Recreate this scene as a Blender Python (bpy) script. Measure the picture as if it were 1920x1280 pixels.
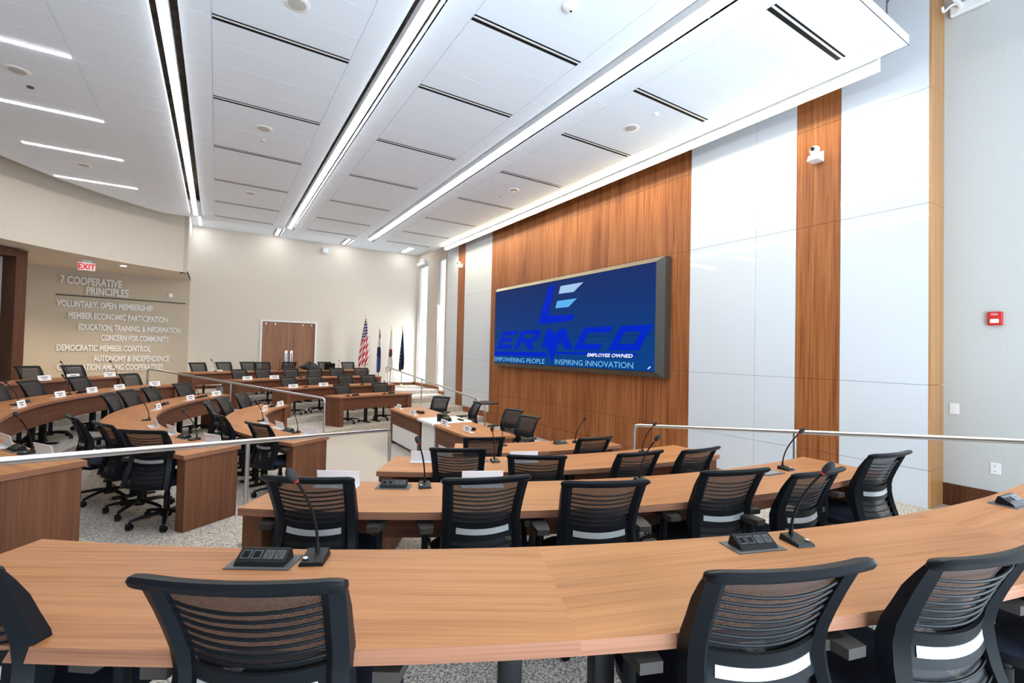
import bpy, bmesh, math, random
from mathutils import Vector, Matrix
random.seed(7)
PI = math.pi
SC = bpy.context.scene
COL = SC.collection
for o in list(bpy.data.objects):
    bpy.data.objects.remove(o)

# ------------------------------------------------------------------ camera, sky, light, exposure
RM = [[0.8462850493786461, -0.5322530481643812, 0.02254568512836431],
      [0.030688635383422543, 0.006456961758502747, -0.9995081366868168],
      [0.5318456757899661, 0.8465606891207353, 0.02179854992746246]]
cam_d = bpy.data.cameras.new('camera')
cam = bpy.data.objects.new('camera', cam_d)
COL.objects.link(cam)
cam_d.sensor_width = 36.0
cam_d.lens = 36.0 * 880.54 / 1920.0
cam_d.clip_start = 0.05
cam_d.clip_end = 200
mw = Matrix.Identity(4)
for i in range(3):
    mw[i][0] = RM[0][i]
    mw[i][1] = -RM[1][i]
    mw[i][2] = -RM[2][i]
mw[2][3] = 2.10
cam.matrix_world = mw
SC.camera = cam

SC.view_settings.view_transform = 'Standard'
SC.view_settings.look = 'None'
SC.view_settings.gamma = 1.0
SC.view_settings.use_curve_mapping = False
SC.view_settings.exposure = 0.5
try:
    SC.cycles.use_denoising = True
    SC.cycles.max_bounces = 8
    SC.cycles.diffuse_bounces = 5
    SC.cycles.glossy_bounces = 3
    SC.cycles.transparent_max_bounces = 12
    SC.cycles.sample_clamp_indirect = 6.0
    SC.cycles.caustics_reflective = False
    SC.cycles.caustics_refractive = False
except Exception:
    pass

world = bpy.data.worlds.new('world')
SC.world = world
world.use_nodes = True
wb = world.node_tree.nodes['Background']
wb.inputs[0].default_value = (0.80, 0.90, 1.0, 1)
wb.inputs[1].default_value = 1.2


def area(name, loc, rot, sx, sy, power, color):
    d = bpy.data.lights.new(name, 'AREA')
    d.shape = 'RECTANGLE'
    d.size = sx
    d.size_y = sy
    d.energy = power
    d.color = color
    o = bpy.data.objects.new(name, d)
    o.location = loc
    o.rotation_euler = rot
    COL.objects.link(o)
    return o


# daylight outside the windows; the near-wall lamp is added fill aimed at the ceiling
DAY = (0.72, 0.87, 1.0)
area('daylight_near_side', (7.75, -0.35, 2.6), (0, PI / 2 + 0.55, 0), 3.6, 2.2, 110, DAY)
area('fill_near_wall', (2.1, -2.5, 2.2), (PI / 2 + 0.65, 0, 0), 5.8, 3.6, 660, DAY)
area('daylight_far_side_corner', (7.9, 18.45, 1.9), (0, PI / 2 - 0.3, 0), 2.4, 1.0, 70, (0.85, 0.93, 1.0))
area('daylight_far_side_slot', (8.1, 16.55, 2.6), (0, PI / 2 - 0.6, 0), 3.0, 0.7, 260, (0.85, 0.93, 1.0))

# ------------------------------------------------------------------ layout numbers (metres)
CX, CY = 4.38, 8.8
FLZ = {'M': 0.0, 'D': 0.15, 'C': 0.30, 'B': 0.45, 'A': 0.60}
RI = {'A': 8.0, 'B': 6.55, 'C': 5.1, 'D': 3.65}
DEPTH = 0.60
TOPH = 0.74


def upt(R, prm):
    """point on a horseshoe of radius R: ('a', degrees) on the arc, ('n', x)/('f', x) on the near / far straight"""
    k, v = prm
    if k == 'a':
        t = math.radians(v)
        return (CX + R * math.cos(t), CY + R * math.sin(t))
    if k == 'n':
        return (v, CY - R)
    return (v, CY + R)


# ------------------------------------------------------------------ materials
def new_mat(name):
    m = bpy.data.materials.new(name)
    m.use_nodes = True
    nt = m.node_tree
    return m, nt, nt.nodes['Principled BSDF']


def setp(b, **k):
    for a, v in k.items():
        b.inputs[a.replace('_', ' ')].default_value = v


def plain(name, col, rough=0.5, metal=0.0, spec=0.5, emit=None, es=0.0):
    m, nt, b = new_mat(name)
    b.inputs['Base Color'].default_value = (*col, 1)
    b.inputs['Roughness'].default_value = rough
    b.inputs['Metallic'].default_value = metal
    b.inputs['Specular IOR Level'].default_value = spec
    if emit:
        b.inputs['Emission Color'].default_value = (*emit, 1)
        b.inputs['Emission Strength'].default_value = es
    return m


def noise_mat(name, c1, c2, scale, rough=0.6, stretch=(1, 1, 1), detail=4, bump=0.0, coord='Object', lo=0.35, hi=0.65, spec=0.3, distort=0.0):
    m, nt, b = new_mat(name)
    N = nt.nodes
    L = nt.links
    tc = N.new('ShaderNodeTexCoord')
    mp = N.new('ShaderNodeMapping')
    mp.inputs['Scale'].default_value = stretch
    L.new(tc.outputs[coord], mp.inputs['Vector'])
    no = N.new('ShaderNodeTexNoise')
    no.inputs['Scale'].default_value = scale
    no.inputs['Detail'].default_value = detail
    no.inputs['Distortion'].default_value = distort
    L.new(mp.outputs[0], no.inputs['Vector'])
    cr = N.new('ShaderNodeValToRGB')
    cr.color_ramp.elements[0].position = lo
    cr.color_ramp.elements[1].position = hi
    cr.color_ramp.elements[0].color = (*c1, 1)
    cr.color_ramp.elements[1].color = (*c2, 1)
    L.new(no.outputs[0], cr.inputs[0])
    L.new(cr.outputs[0], b.inputs['Base Color'])
    b.inputs['Roughness'].default_value = rough
    b.inputs['Specular IOR Level'].default_value = spec
    if bump:
        bp = N.new('ShaderNodeBump')
        bp.inputs['Strength'].default_value = bump
        bp.inputs['Distance'].default_value = 0.004
        L.new(no.outputs[0], bp.inputs['Height'])
        L.new(bp.outputs[0], b.inputs['Normal'])
    return m


def wood_mat(name, dark, mid, light, coord, stretch, rough=0.4, cath=0.0, spec=0.4):
    """straight veneer grain: fine streaks, broader streaks and a slow colour drift; cath bends the broad streaks into arches"""
    m, nt, b = new_mat(name)
    N = nt.nodes
    L = nt.links
    tc = N.new('ShaderNodeTexCoord')

    def streak(f, g, det, dist):
        mp = N.new('ShaderNodeMapping')
        mp.inputs['Scale'].default_value = tuple(q * f if q > 5 else q * g for q in stretch)
        L.new(tc.outputs[coord], mp.inputs['Vector'])
        n = N.new('ShaderNodeTexNoise')
        n.inputs['Scale'].default_value = 1.0
        n.inputs['Detail'].default_value = det
        n.inputs['Roughness'].default_value = 0.6
        n.inputs['Distortion'].default_value = dist
        L.new(mp.outputs[0], n.inputs['Vector'])
        return n.outputs[0]

    def mixf(f, a, c):
        n = N.new('ShaderNodeMix')
        n.data_type = 'FLOAT'
        n.inputs[0].default_value = f
        L.new(a, n.inputs[2])
        L.new(c, n.inputs[3])
        return n.outputs[0]
    fine = streak(2.2, 1.6, 4, 0.15)
    broad = streak(0.45, 0.8, 3, 0.3 + cath * 6)
    slow = streak(0.08, 0.5, 2, 0.2)
    v = mixf(0.45, fine, broad)
    v = mixf(0.25, v, slow)
    cr = N.new('ShaderNodeValToRGB')
    e = cr.color_ramp.elements
    e[0].position = 0.40
    e[0].color = (*dark, 1)
    e[1].position = 0.61
    e[1].color = (*light, 1)
    k = e.new(0.5)
    k.color = (*mid, 1)
    L.new(v, cr.inputs[0])
    L.new(cr.outputs[0], b.inputs['Base Color'])
    b.inputs['Roughness'].default_value = rough
    b.inputs['Specular IOR Level'].default_value = spec
    return m


M = {}
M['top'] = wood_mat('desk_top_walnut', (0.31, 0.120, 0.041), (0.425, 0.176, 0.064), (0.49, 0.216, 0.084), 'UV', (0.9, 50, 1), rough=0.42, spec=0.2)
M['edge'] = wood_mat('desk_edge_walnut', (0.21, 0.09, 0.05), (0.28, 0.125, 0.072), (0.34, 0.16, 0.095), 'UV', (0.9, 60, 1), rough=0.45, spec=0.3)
M['side'] = wood_mat('desk_panel_walnut_shaded', (0.105, 0.040, 0.019), (0.150, 0.059, 0.029), (0.19, 0.078, 0.039), 'Object', (38, 38, 0.8), rough=0.5, spec=0.25)  # worktop walnut, darkened in colour for the weaker light on upright panels
M['fascia'] = wood_mat('desk_fascia_walnut_shaded', (0.095, 0.034, 0.018), (0.130, 0.047, 0.025), (0.16, 0.06, 0.032), 'Object', (1.2, 1.2, 40), rough=0.5, spec=0.25)  # same walnut again, shade of the desk fronts put into the colour
M['wallwood'] = wood_mat('wall_walnut_veneer', (0.165, 0.050, 0.014), (0.29, 0.098, 0.030), (0.39, 0.148, 0.052), 'Object', (20, 20, 0.55), rough=0.4, cath=0.10, spec=0.25)
M['oakreturn'] = wood_mat('column_veneer', (0.40, 0.19, 0.07), (0.47, 0.235, 0.09), (0.53, 0.28, 0.115), 'Object', (30, 30, 0.5), rough=0.4)
M['doorwood'] = wood_mat('door_veneer', (0.20, 0.085, 0.042), (0.27, 0.12, 0.06), (0.33, 0.16, 0.085), 'Object', (26, 26, 0.6), rough=0.45, cath=0.08)
M['jamb'] = wood_mat('portal_walnut', (0.065, 0.022, 0.010), (0.095, 0.033, 0.014), (0.12, 0.043, 0.019), 'Object', (26, 26, 0.6), rough=0.5, spec=0.2)
M['whitepanel'] = plain('white_gloss_panel', (0.64, 0.675, 0.715), 0.05, spec=0.5)
M['paint'] = noise_mat('beige_wall_paint', (0.60, 0.54, 0.455), (0.64, 0.575, 0.49), 60, 0.75, bump=0.05)
M['litpaint'] = noise_mat('beige_wall_paint_lit', (0.68, 0.625, 0.545), (0.72, 0.66, 0.58), 60, 0.75, bump=0.05)  # beige paint again, far wall's stronger light put into a paler colour
M['greyedpaint'] = noise_mat('greyed_wall_paint', (0.50, 0.515, 0.505), (0.54, 0.55, 0.54), 60, 0.75, bump=0.05)  # side wall's beige, cool daylight put into the colour; portal panels share it
M['textwall'] = noise_mat('taupe_wall_paint', (0.47, 0.405, 0.32), (0.50, 0.435, 0.345), 40, 0.7)
M['ceil'] = plain('white_ceiling_tile', (0.82, 0.905, 1.0), 0.8, spec=0.2)
M['plenum'] = noise_mat('dark_plenum', (0.22, 0.17, 0.14), (0.42, 0.34, 0.28), 5, 0.8)
M['black'] = plain('black_plastic', (0.006, 0.006, 0.007), 0.45, spec=0.25)
M['softblack'] = plain('black_fabric', (0.014, 0.014, 0.018), 0.8)
M['frame'] = plain('chair_black_frame', (0.0055, 0.007, 0.0095), 0.42, spec=0.15)
M['seat'] = noise_mat('navy_seat_fabric', (0.013, 0.016, 0.030), (0.022, 0.027, 0.048), 300, 0.85)
M['armpad'] = plain('arm_pad_rubber', (0.045, 0.038, 0.034), 0.6, spec=0.25)
M['steel'] = plain('brushed_steel', (0.62, 0.62, 0.63), 0.28, metal=1.0)
M['silver'] = plain('silver_strip', (0.55, 0.585, 0.61), 0.35, metal=0.6)
M['white'] = plain('white_plastic', (0.80, 0.80, 0.80), 0.4)
M['paper'] = plain('white_card', (0.82, 0.82, 0.84), 0.6)
M['ink'] = plain('black_ink', (0.012, 0.012, 0.012), 0.8, spec=0.1)
M['red'] = plain('red_plastic', (0.55, 0.02, 0.015), 0.4)
M['redled'] = plain('red_light_ring', (0.5, 0.02, 0.02), 0.4, emit=(1, 0.03, 0.05), es=0.25)
M['gold'] = plain('gold_fringe', (0.65, 0.38, 0.05), 0.45)
M['goldmetal'] = plain('gold_metal', (0.75, 0.62, 0.35), 0.3, metal=0.6)
M['lamp'] = plain('lamp_lens', (0.9, 0.9, 0.9), 0.5, emit=(0.965, 0.985, 1.0), es=22.0)
M['lampwash'] = plain('wall_lamp_lens', (0.9, 0.9, 0.9), 0.5, emit=(1.0, 0.90, 0.60), es=60.0)
M['grey'] = plain('speaker_grille', (0.50, 0.50, 0.48), 0.7)
M['darkgrey'] = plain('dark_grey_metal', (0.06, 0.06, 0.065), 0.5)
M['letter'] = plain('wall_lettering', (0.74, 0.73, 0.71), 0.5)
M['whitefront'] = plain('white_laminate', (0.80, 0.79, 0.80), 0.3)
M['carpet_dark'] = plain('door_glass_grey', (0.2, 0.2, 0.2), 0.3)


def carpet():
    m, nt, b = new_mat('mottled_carpet')
    N = nt.nodes
    L = nt.links
    tc = N.new('ShaderNodeTexCoord')
    mp = N.new('ShaderNodeMapping')
    mp.inputs['Scale'].default_value = (1, 2.2, 1)
    mp.inputs['Rotation'].default_value = (0, 0, 0.5)
    L.new(tc.outputs['Object'], mp.inputs[0])
    n1 = N.new('ShaderNodeTexNoise')
    n1.inputs['Scale'].default_value = 75
    n1.inputs['Detail'].default_value = 3
    n1.inputs['Roughness'].default_value = 0.75
    L.new(mp.outputs[0], n1.inputs['Vector'])
    cr = N.new('ShaderNodeValToRGB')
    cr.color_ramp.elements[0].position = 0.42
    cr.color_ramp.elements[0].color = (0.12, 0.105, 0.092, 1)
    cr.color_ramp.elements[1].position = 0.58
    cr.color_ramp.elements[1].color = (0.80, 0.72, 0.64, 1)
    L.new(n1.outputs[0], cr.inputs[0])
    n2 = N.new('ShaderNodeTexNoise')
    n2.inputs['Scale'].default_value = 6
    n2.inputs['Detail'].default_value = 5
    L.new(mp.outputs[0], n2.inputs['Vector'])
    mx = N.new('ShaderNodeMix')
    mx.data_type = 'RGBA'
    mx.blend_type = 'MULTIPLY'
    mx.inputs[0].default_value = 0.35
    L.new(cr.outputs[0], mx.inputs[6])
    L.new(n2.outputs[1], mx.inputs[7])
    mx2 = N.new('ShaderNodeMix')
    mx2.data_type = 'RGBA'
    mx2.inputs[0].default_value = 0.0
    L.new(cr.outputs[0], mx2.inputs[6])
    L.new(mx.outputs[2], mx2.inputs[7])
    L.new(mx2.outputs[2], b.inputs['Base Color'])
    b.inputs['Roughness'].default_value = 0.95
    b.inputs['Specular IOR Level'].default_value = 0.1
    bp = N.new('ShaderNodeBump')
    bp.inputs['Strength'].default_value = 0.4
    bp.inputs['Distance'].default_value = 0.004
    L.new(n1.outputs[0], bp.inputs['Height'])
    L.new(bp.outputs[0], b.inputs['Normal'])
    return m


M['carpet'] = carpet()


def mesh_weave():
    """knitted chair mesh: real holes (transparent) in a fine hexagonal pattern over UVs in metres"""
    m, nt, b = new_mat('chair_mesh_weave')
    N = nt.nodes
    L = nt.links
    tc = N.new('ShaderNodeTexCoord')
    sp = N.new('ShaderNodeSeparateXYZ')
    L.new(tc.outputs['UV'], sp.inputs[0])

    def math_(op, a, bb=None):
        n = N.new('ShaderNodeMath')
        n.operation = op
        for i, v in enumerate((a, bb)):
            if v is None:
                continue
            if isinstance(v, (int, float)):
                n.inputs[i].default_value = v
            else:
                L.new(v, n.inputs[i])
        return n.outputs[0]
    u = math_('MULTIPLY', sp.outputs[0], 2 * PI / 0.0062)
    v = math_('MULTIPLY', sp.outputs[1], 2 * PI / 0.0070)
    s1 = math_('SINE', math_('ADD', u, v))
    s2 = math_('SINE', math_('SUBTRACT', u, v))
    p = math_('MULTIPLY', s1, s2)
    hole = math_('GREATER_THAN', p, 0.50)
    tr = N.new('ShaderNodeBsdfTransparent')
    mx = N.new('ShaderNodeMixShader')
    b.inputs['Base Color'].default_value = (0.013, 0.013, 0.016, 1)
    b.inputs['Roughness'].default_value = 0.7
    L.new(hole, mx.inputs[0])
    L.new(b.outputs[0], mx.inputs[1])
    L.new(tr.outputs[0], mx.inputs[2])
    out = [n for n in N if n.type == 'OUTPUT_MATERIAL'][0]
    L.new(mx.outputs[0], out.inputs[0])
    return m


M['weave'] = mesh_weave()


def glass_mat():
    m, nt, b = new_mat('window_glass')
    N = nt.nodes
    L = nt.links
    tr = N.new('ShaderNodeBsdfTransparent')
    gl = N.new('ShaderNodeBsdfGlossy')
    gl.inputs['Roughness'].default_value = 0.02
    mx = N.new('ShaderNodeMixShader')
    mx.inputs[0].default_value = 0.08
    L.new(tr.outputs[0], mx.inputs[1])
    L.new(gl.outputs[0], mx.inputs[2])
    out = [n for n in N if n.type == 'OUTPUT_MATERIAL'][0]
    L.new(mx.outputs[0], out.inputs[0])
    return m


M['glass'] = glass_mat()


def screen_mat():
    m, nt, b = new_mat('video_wall_picture')
    N = nt.nodes
    L = nt.links
    tc = N.new('ShaderNodeTexCoord')
    sp = N.new('ShaderNodeSeparateXYZ')
    L.new(tc.outputs['UV'], sp.inputs[0])
    cr = N.new('ShaderNodeValToRGB')
    cr.color_ramp.elements[0].position = 0.0
    cr.color_ramp.elements[0].color = (0.001, 0.05, 0.24, 1)
    cr.color_ramp.elements[1].position = 1.0
    cr.color_ramp.elements[1].color = (0.006, 0.022, 0.12, 1)
    L.new(sp.outputs[1], cr.inputs[0])
    b.inputs['Base Color'].default_value = (0.001, 0.002, 0.006, 1)
    b.inputs['Roughness'].default_value = 0.35
    b.inputs['Specular IOR Level'].default_value = 0.04
    L.new(cr.outputs[0], b.inputs['Emission Color'])
    b.inputs['Emission Strength'].default_value = 0.76
    return m


M['screen'] = screen_mat()


def glow(name, col, s=1.0):
    return plain(name, (0.0, 0.0, 0.0), 0.5, emit=col, es=s, spec=0.02)


# ------------------------------------------------------------------ mesh builder
class MB:
    def __init__(self):
        self.v = []
        self.f = []
        self.u = []
        self.m = []
        self.X = Matrix.Identity(4)

    def add(self, vs, fs, uvs=None, mat=0):
        n = len(self.v)
        self.v += [tuple(self.X @ Vector(p)) for p in vs]
        for i, f in enumerate(fs):
            self.f.append(tuple(n + k for k in f))
            self.u.append(uvs[i] if uvs else None)
            self.m.append(mat)
        return self

    def box(self, x0, x1, y0, y1, z0, z1, mat=0):
        vs = [(x0, y0, z0), (x1, y0, z0), (x1, y1, z0), (x0, y1, z0), (x0, y0, z1), (x1, y0, z1), (x1, y1, z1), (x0, y1, z1)]
        fs = [(0, 3, 2, 1), (4, 5, 6, 7), (0, 1, 5, 4), (1, 2, 6, 5), (2, 3, 7, 6), (3, 0, 4, 7)]
        return self.add(vs, fs, mat=mat)

    def rbox(self, x0, x1, y0, y1, z0, z1, r=0.01, seg=2, mat=0):
        bm = bmesh.new()
        bmesh.ops.create_cube(bm, size=1.0)
        for v in bm.verts:
            v.co = Vector(((x0 + x1) / 2 + v.co.x * (x1 - x0), (y0 + y1) / 2 + v.co.y * (y1 - y0), (z0 + z1) / 2 + v.co.z * (z1 - z0)))
        bmesh.ops.bevel(bm, geom=list(bm.edges), offset=r, segments=seg, affect='EDGES', profile=0.5)
        bm.verts.index_update()
        self.add([tuple(v.co) for v in bm.verts], [tuple(v.index for v in f.verts) for f in bm.faces], mat=mat)
        bm.free()
        return self

    def tube(self, path, r, n=10, mat=0, cap=True, sx=1.0, sy=1.0):
        P = [Vector(p) for p in path]
        rs = r if isinstance(r, (list, tuple)) else [r] * len(P)
        t0 = (P[1] - P[0]).normalized()
        up = Vector((0, 0, 1)) if abs(t0.z) < 0.9 else Vector((0, 1, 0))
        a = t0.cross(up).normalized()
        vs = []
        for i, p in enumerate(P):
            if i == 0:
                t = P[1] - P[0]
            elif i == len(P) - 1:
                t = P[-1] - P[-2]
            else:
                t = (P[i + 1] - P[i]).normalized() + (P[i] - P[i - 1]).normalized()
            t.normalize()
            a = (a - t * a.dot(t)).normalized()
            b = t.cross(a)
            for k in range(n):
                w = 2 * PI * k / n
                vs.append(tuple(p + a * (math.cos(w) * rs[i] * sx) + b * (math.sin(w) * rs[i] * sy)))
        fs = []
        for i in range(len(P) - 1):
            for k in range(n):
                k2 = (k + 1) % n
                fs.append((i * n + k, i * n + k2, (i + 1) * n + k2, (i + 1) * n + k))
        if cap:
            fs.append(tuple(range(n - 1, -1, -1)))
            fs.append(tuple((len(P) - 1) * n + k for k in range(n)))
        return self.add(vs, fs, mat=mat)

    def lathe(self, prof, c=(0, 0, 0), n=16, mat=0, axis='z'):
        vs = []
        for (r, h) in prof:
            for k in range(n):
                w = 2 * PI * k / n
                x, y, z = r * math.cos(w), r * math.sin(w), h
                if axis == 'x':
                    x, y, z = z, x, y
                elif axis == 'y':
                    x, y, z = x, z, y
                vs.append((c[0] + x, c[1] + y, c[2] + z))
        fs = []
        for i in range(len(prof) - 1):
            for k in range(n):
                k2 = (k + 1) % n
                fs.append((i * n + k, i * n + k2, (i + 1) * n + k2, (i + 1) * n + k))
        fs.append(tuple(range(n - 1, -1, -1)))
        fs.append(tuple((len(prof) - 1) * n + k for k in range(n)))
        return self.add(vs, fs, mat=mat)

    def cyl(self, c, r, z0, z1, n=16, mat=0):
        return self.lathe([(r, z0), (r, z1)], c, n, mat)

    def prism(self, poly, z0, z1, mat=0):
        n = len(poly)
        vs = [(p[0], p[1], z0) for p in poly] + [(p[0], p[1], z1) for p in poly]
        fs = [tuple(range(n - 1, -1, -1)), tuple(range(n, 2 * n))]
        fs += [(i, (i + 1) % n, n + (i + 1) % n, n + i) for i in range(n)]
        return self.add(vs, fs, mat=mat)

    def prism_x(self, poly, x0, x1, mat=0):
        """poly in (y, z), extruded along x"""
        n = len(poly)
        vs = [(x0, p[0], p[1]) for p in poly] + [(x1, p[0], p[1]) for p in poly]
        fs = [tuple(range(n)), tuple(range(2 * n - 1, n - 1, -1))]
        fs += [(i, n + i, n + (i + 1) % n, (i + 1) % n) for i in range(n)]
        return self.add(vs, fs, mat=mat)

    def grid(self, rows, uvs=None, mat=0, both=False):
        """rows: list of lists of points"""
        nr, nc = len(rows), len(rows[0])
        vs = [p for r in rows for p in r]
        fs, us = [], []
        for i in range(nr - 1):
            for j in range(nc - 1):
                fs.append((i * nc + j, i * nc + j + 1, (i + 1) * nc + j + 1, (i + 1) * nc + j))
                if uvs:
                    us.append([uvs[i][j], uvs[i][j + 1], uvs[i + 1][j + 1], uvs[i + 1][j]])
        return self.add(vs, fs, us if uvs else None, mat)

    def mesh(self, name, mats, smooth=None):
        me = bpy.data.meshes.new(name)
        me.from_pydata(self.v, [], self.f)
        if not isinstance(mats, (list, tuple)):
            mats = [mats]
        for m in mats:
            me.materials.append(m)
        me.polygons.foreach_set('material_index', self.m)
        if any(u is not None for u in self.u):
            ul = me.uv_layers.new(name='UVMap')
            for p, u in zip(me.polygons, self.u):
                if u is not None:
                    for li, c in zip(p.loop_indices, u):
                        ul.data[li].uv = c
        bm = bmesh.new()
        bm.from_mesh(me)
        bmesh.ops.recalc_face_normals(bm, faces=list(bm.faces))
        bm.to_mesh(me)
        bm.free()
        if smooth:
            me.polygons.foreach_set('use_smooth', [True] * len(me.polygons))
            me.set_sharp_from_angle(angle=math.radians(smooth))
        me.update()
        return me

    def build(self, name, mats, parent=None, smooth=None, loc=None):
        o = bpy.data.objects.new(name, self.mesh(name, mats, smooth))
        COL.objects.link(o)
        if parent:
            o.parent = parent
        if loc:
            o.location = loc
        return o


def tag(o, label, cat, group=None):
    o['label'] = label
    o['category'] = cat
    if group:
        o['group'] = group
    return o


def struct(o):
    o['kind'] = 'structure'
    return o


def thing(name, label, cat, loc=(0, 0, 0), rz=0.0, group=None):
    o = bpy.data.objects.new(name, None)
    o.empty_display_size = 0.1
    COL.objects.link(o)
    o.location = loc
    o.rotation_euler = (0, 0, rz)
    if label:
        tag(o, label, cat, group)
    return o


def dup(root, loc, rz, label, group=None):
    r = root.copy()
    COL.objects.link(r)
    r.location = loc
    r.rotation_euler = (0, 0, rz)
    r['label'] = label
    if group:
        r['group'] = group

    def rec(src, dst):
        for ch in list(src.children):
            c = ch.copy()
            COL.objects.link(c)
            c.parent = dst
            rec(ch, c)
    rec(root, r)
    return r


def text(body, size, mat, loc, rot, parent=None, name='lettering', extr=0.004, align='LEFT', sx=1.0, off=0.0, shear=0.0, space=1.0):
    d = bpy.data.curves.new(name, 'FONT')
    d.body = body
    d.size = size
    d.extrude = extr
    d.align_x = align
    d.offset = off
    d.shear = shear
    d.space_character = space
    d.resolution_u = 3
    d.materials.append(mat)
    tmp = bpy.data.objects.new('tmp', d)
    COL.objects.link(tmp)
    bpy.context.view_layer.update()
    me = bpy.data.meshes.new_from_object(tmp.evaluated_get(bpy.context.evaluated_depsgraph_get()))
    bpy.data.objects.remove(tmp)
    bpy.data.curves.remove(d)
    o = bpy.data.objects.new(name, me)
    COL.objects.link(o)
    o.location = loc
    o.rotation_euler = rot
    o.scale = (sx, 1, 1)
    if parent:
        o.parent = parent
    return o


ORD = ['first', 'second', 'third', 'fourth', 'fifth', 'sixth', 'seventh', 'eighth', 'ninth', 'tenth']

# ================================================================== THE SETTING
# ---- tiered carpet floor: a horseshoe of four steps around the well
XW = 7.2
YN, YF = -1.6, 19.2
TIER = [('M', 0.0), ('D', 3.45), ('C', 4.90), ('B', 6.35), ('A', 7.80)]
prm = [('n', XW)] + [('n', x) for x in (6.5, 5.5)] + [('a', t) for t in range(270, 89, -4)] + [('f', x) for x in (5.5, 6.5, XW)]
fl = MB()
for i, (k, R) in enumerate(TIER):
    z = FLZ[k]
    if i == 0:
        pts = [upt(TIER[1][1], p) for p in prm]
        fl.add([(x, y, 0) for x, y in pts], [tuple(range(len(pts)))])
        continue
    zb = FLZ[TIER[i - 1][0]]
    R2 = TIER[i + 1][1] if i < 4 else None
    a = [upt(R, p) for p in prm]
    if R2:
        b = [upt(R2, p) for p in prm]
    else:
        b = []
        for p in prm:
            if p[0] == 'a':
                t = math.radians(p[1])
                c, s = math.cos(t), math.sin(t)
                q = 1e9
                if s < 0:
                    q = min(q, (YN - 0.3 - CY) / s)
                if s > 0:
                    q = min(q, (YF + 0.3 - CY) / s)
                if c < 0:
                    q = min(q, (-9.0 - CX) / c)
                b.append((CX + q * c, CY + q * s))
            else:
                b.append((p[1], YN - 0.3 if p[0] == 'n' else YF + 0.3))
    n = len(a)
    fl.add([(x, y, z) for x, y in a] + [(x, y, z) for x, y in b], [(j, j + 1, n + j + 1, n + j) for j in range(n - 1)])
    fl.add([(x, y, zb) for x, y in a] + [(x, y, z) for x, y in a], [(j, j + 1, n + j + 1, n + j) for j in range(n - 1)])
struct(fl.build('floor', M['carpet']))

# ---- video wall side: front wall panels (white gloss and walnut), set out at x = 6.8
XF = 6.8
ZS = [0.0, 0.87, 1.83, 3.90, 5.23, 6.6]
G = 0.004


def panels(y0, y1, vs, mat, name, z0=0.0, bz=None):
    mb = MB()
    ys = [y0] + [v for v in vs] + [y1]
    for i in range(len(ys) - 1):
        for j in range(len(ZS) - 1):
            za, zb = max(ZS[j], z0), ZS[j + 1]
            if zb <= za:
                continue
            mb.box(XF, XF + 0.02, ys[i] + G / 2, ys[i + 1] - G / 2, za + G / 2, zb - G / 2)
    return struct(mb.build(name, mat))


panels(1.985, 2.88, [], M['whitepanel'], 'wall_front_white')
panels(2.88, 3.43, [], M['wallwood'], 'wall_front_wood')
panels(3.43, 5.16, [4.01], M['whitepanel'], 'wall_front_white', 0.32)
panels(5.16, 12.04, [6.32, 7.46, 8.60, 9.75, 10.90], M['wallwood'], 'wall_front_wood', 0.32)
panels(12.04, 13.80, [], M['whitepanel'], 'wall_front_white', 0.32)
panels(13.80, 14.32, [], M['wallwood'], 'wall_front_wood')
panels(14.32, 15.19, [], M['whitepanel'], 'wall_front_white')
mb = MB()
mb.box(XF + 0.02, XW, 2.0, 15.18, 0, 6.6)
struct(mb.build('wall_front_backing', M['darkgrey']))
mb = MB()
mb.box(XF - 0.01, XF + 0.02, 3.43, 13.80, 0.0, 0.315)
struct(mb.build('baseboard_front', M['wallwood']))
mb = MB()
for j in range(len(ZS) - 1):
    mb.box(XF, XW, 1.965, 1.985, ZS[j] + G / 2, ZS[j + 1] - G / 2)
struct(mb.build('trim_1', M['oakreturn']))
mb = MB()
mb.box(XF, XW, 15.19, 15.21, 0, 6.6)
struct(mb.build('trim_2', M['paint']))


def wall_x(name, x, y0, y1, z0, z1, holes, mat, th=0.15):
    """wall in the plane x, with rectangular openings (ya, yb, za, zb)"""
    mb = MB()
    ys = sorted({y0, y1, *[h[0] for h in holes], *[h[1] for h in holes]})
    zs = sorted({z0, z1, *[h[2] for h in holes], *[h[3] for h in holes]})
    for i in range(len(ys) - 1):
        for j in range(len(zs) - 1):
            ym, zm = (ys[i] + ys[i + 1]) / 2, (zs[j] + zs[j + 1]) / 2
            if any(h[0] < ym < h[1] and h[2] < zm < h[3] for h in holes):
                continue
            mb.box(x, x + th, ys[i], ys[i + 1], zs[j], zs[j + 1])
    return struct(mb.build(name, mat))


def wall_y(name, y, x0, x1, z0, z1, holes, mat, th=0.15):
    mb = MB()
    xs = sorted({x0, x1, *[h[0] for h in holes], *[h[1] for h in holes]})
    zs = sorted({z0, z1, *[h[2] for h in holes], *[h[3] for h in holes]})
    for i in range(len(xs) - 1):
        for j in range(len(zs) - 1):
            xm, zm = (xs[i] + xs[i + 1]) / 2, (zs[j] + zs[j + 1]) / 2
            if any(h[0] < xm < h[1] and h[2] < zm < h[3] for h in holes):
                continue
            mb.box(xs[i], xs[i + 1], y, y + th, zs[j], zs[j + 1])
    return struct(mb.build(name, mat))


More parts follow.
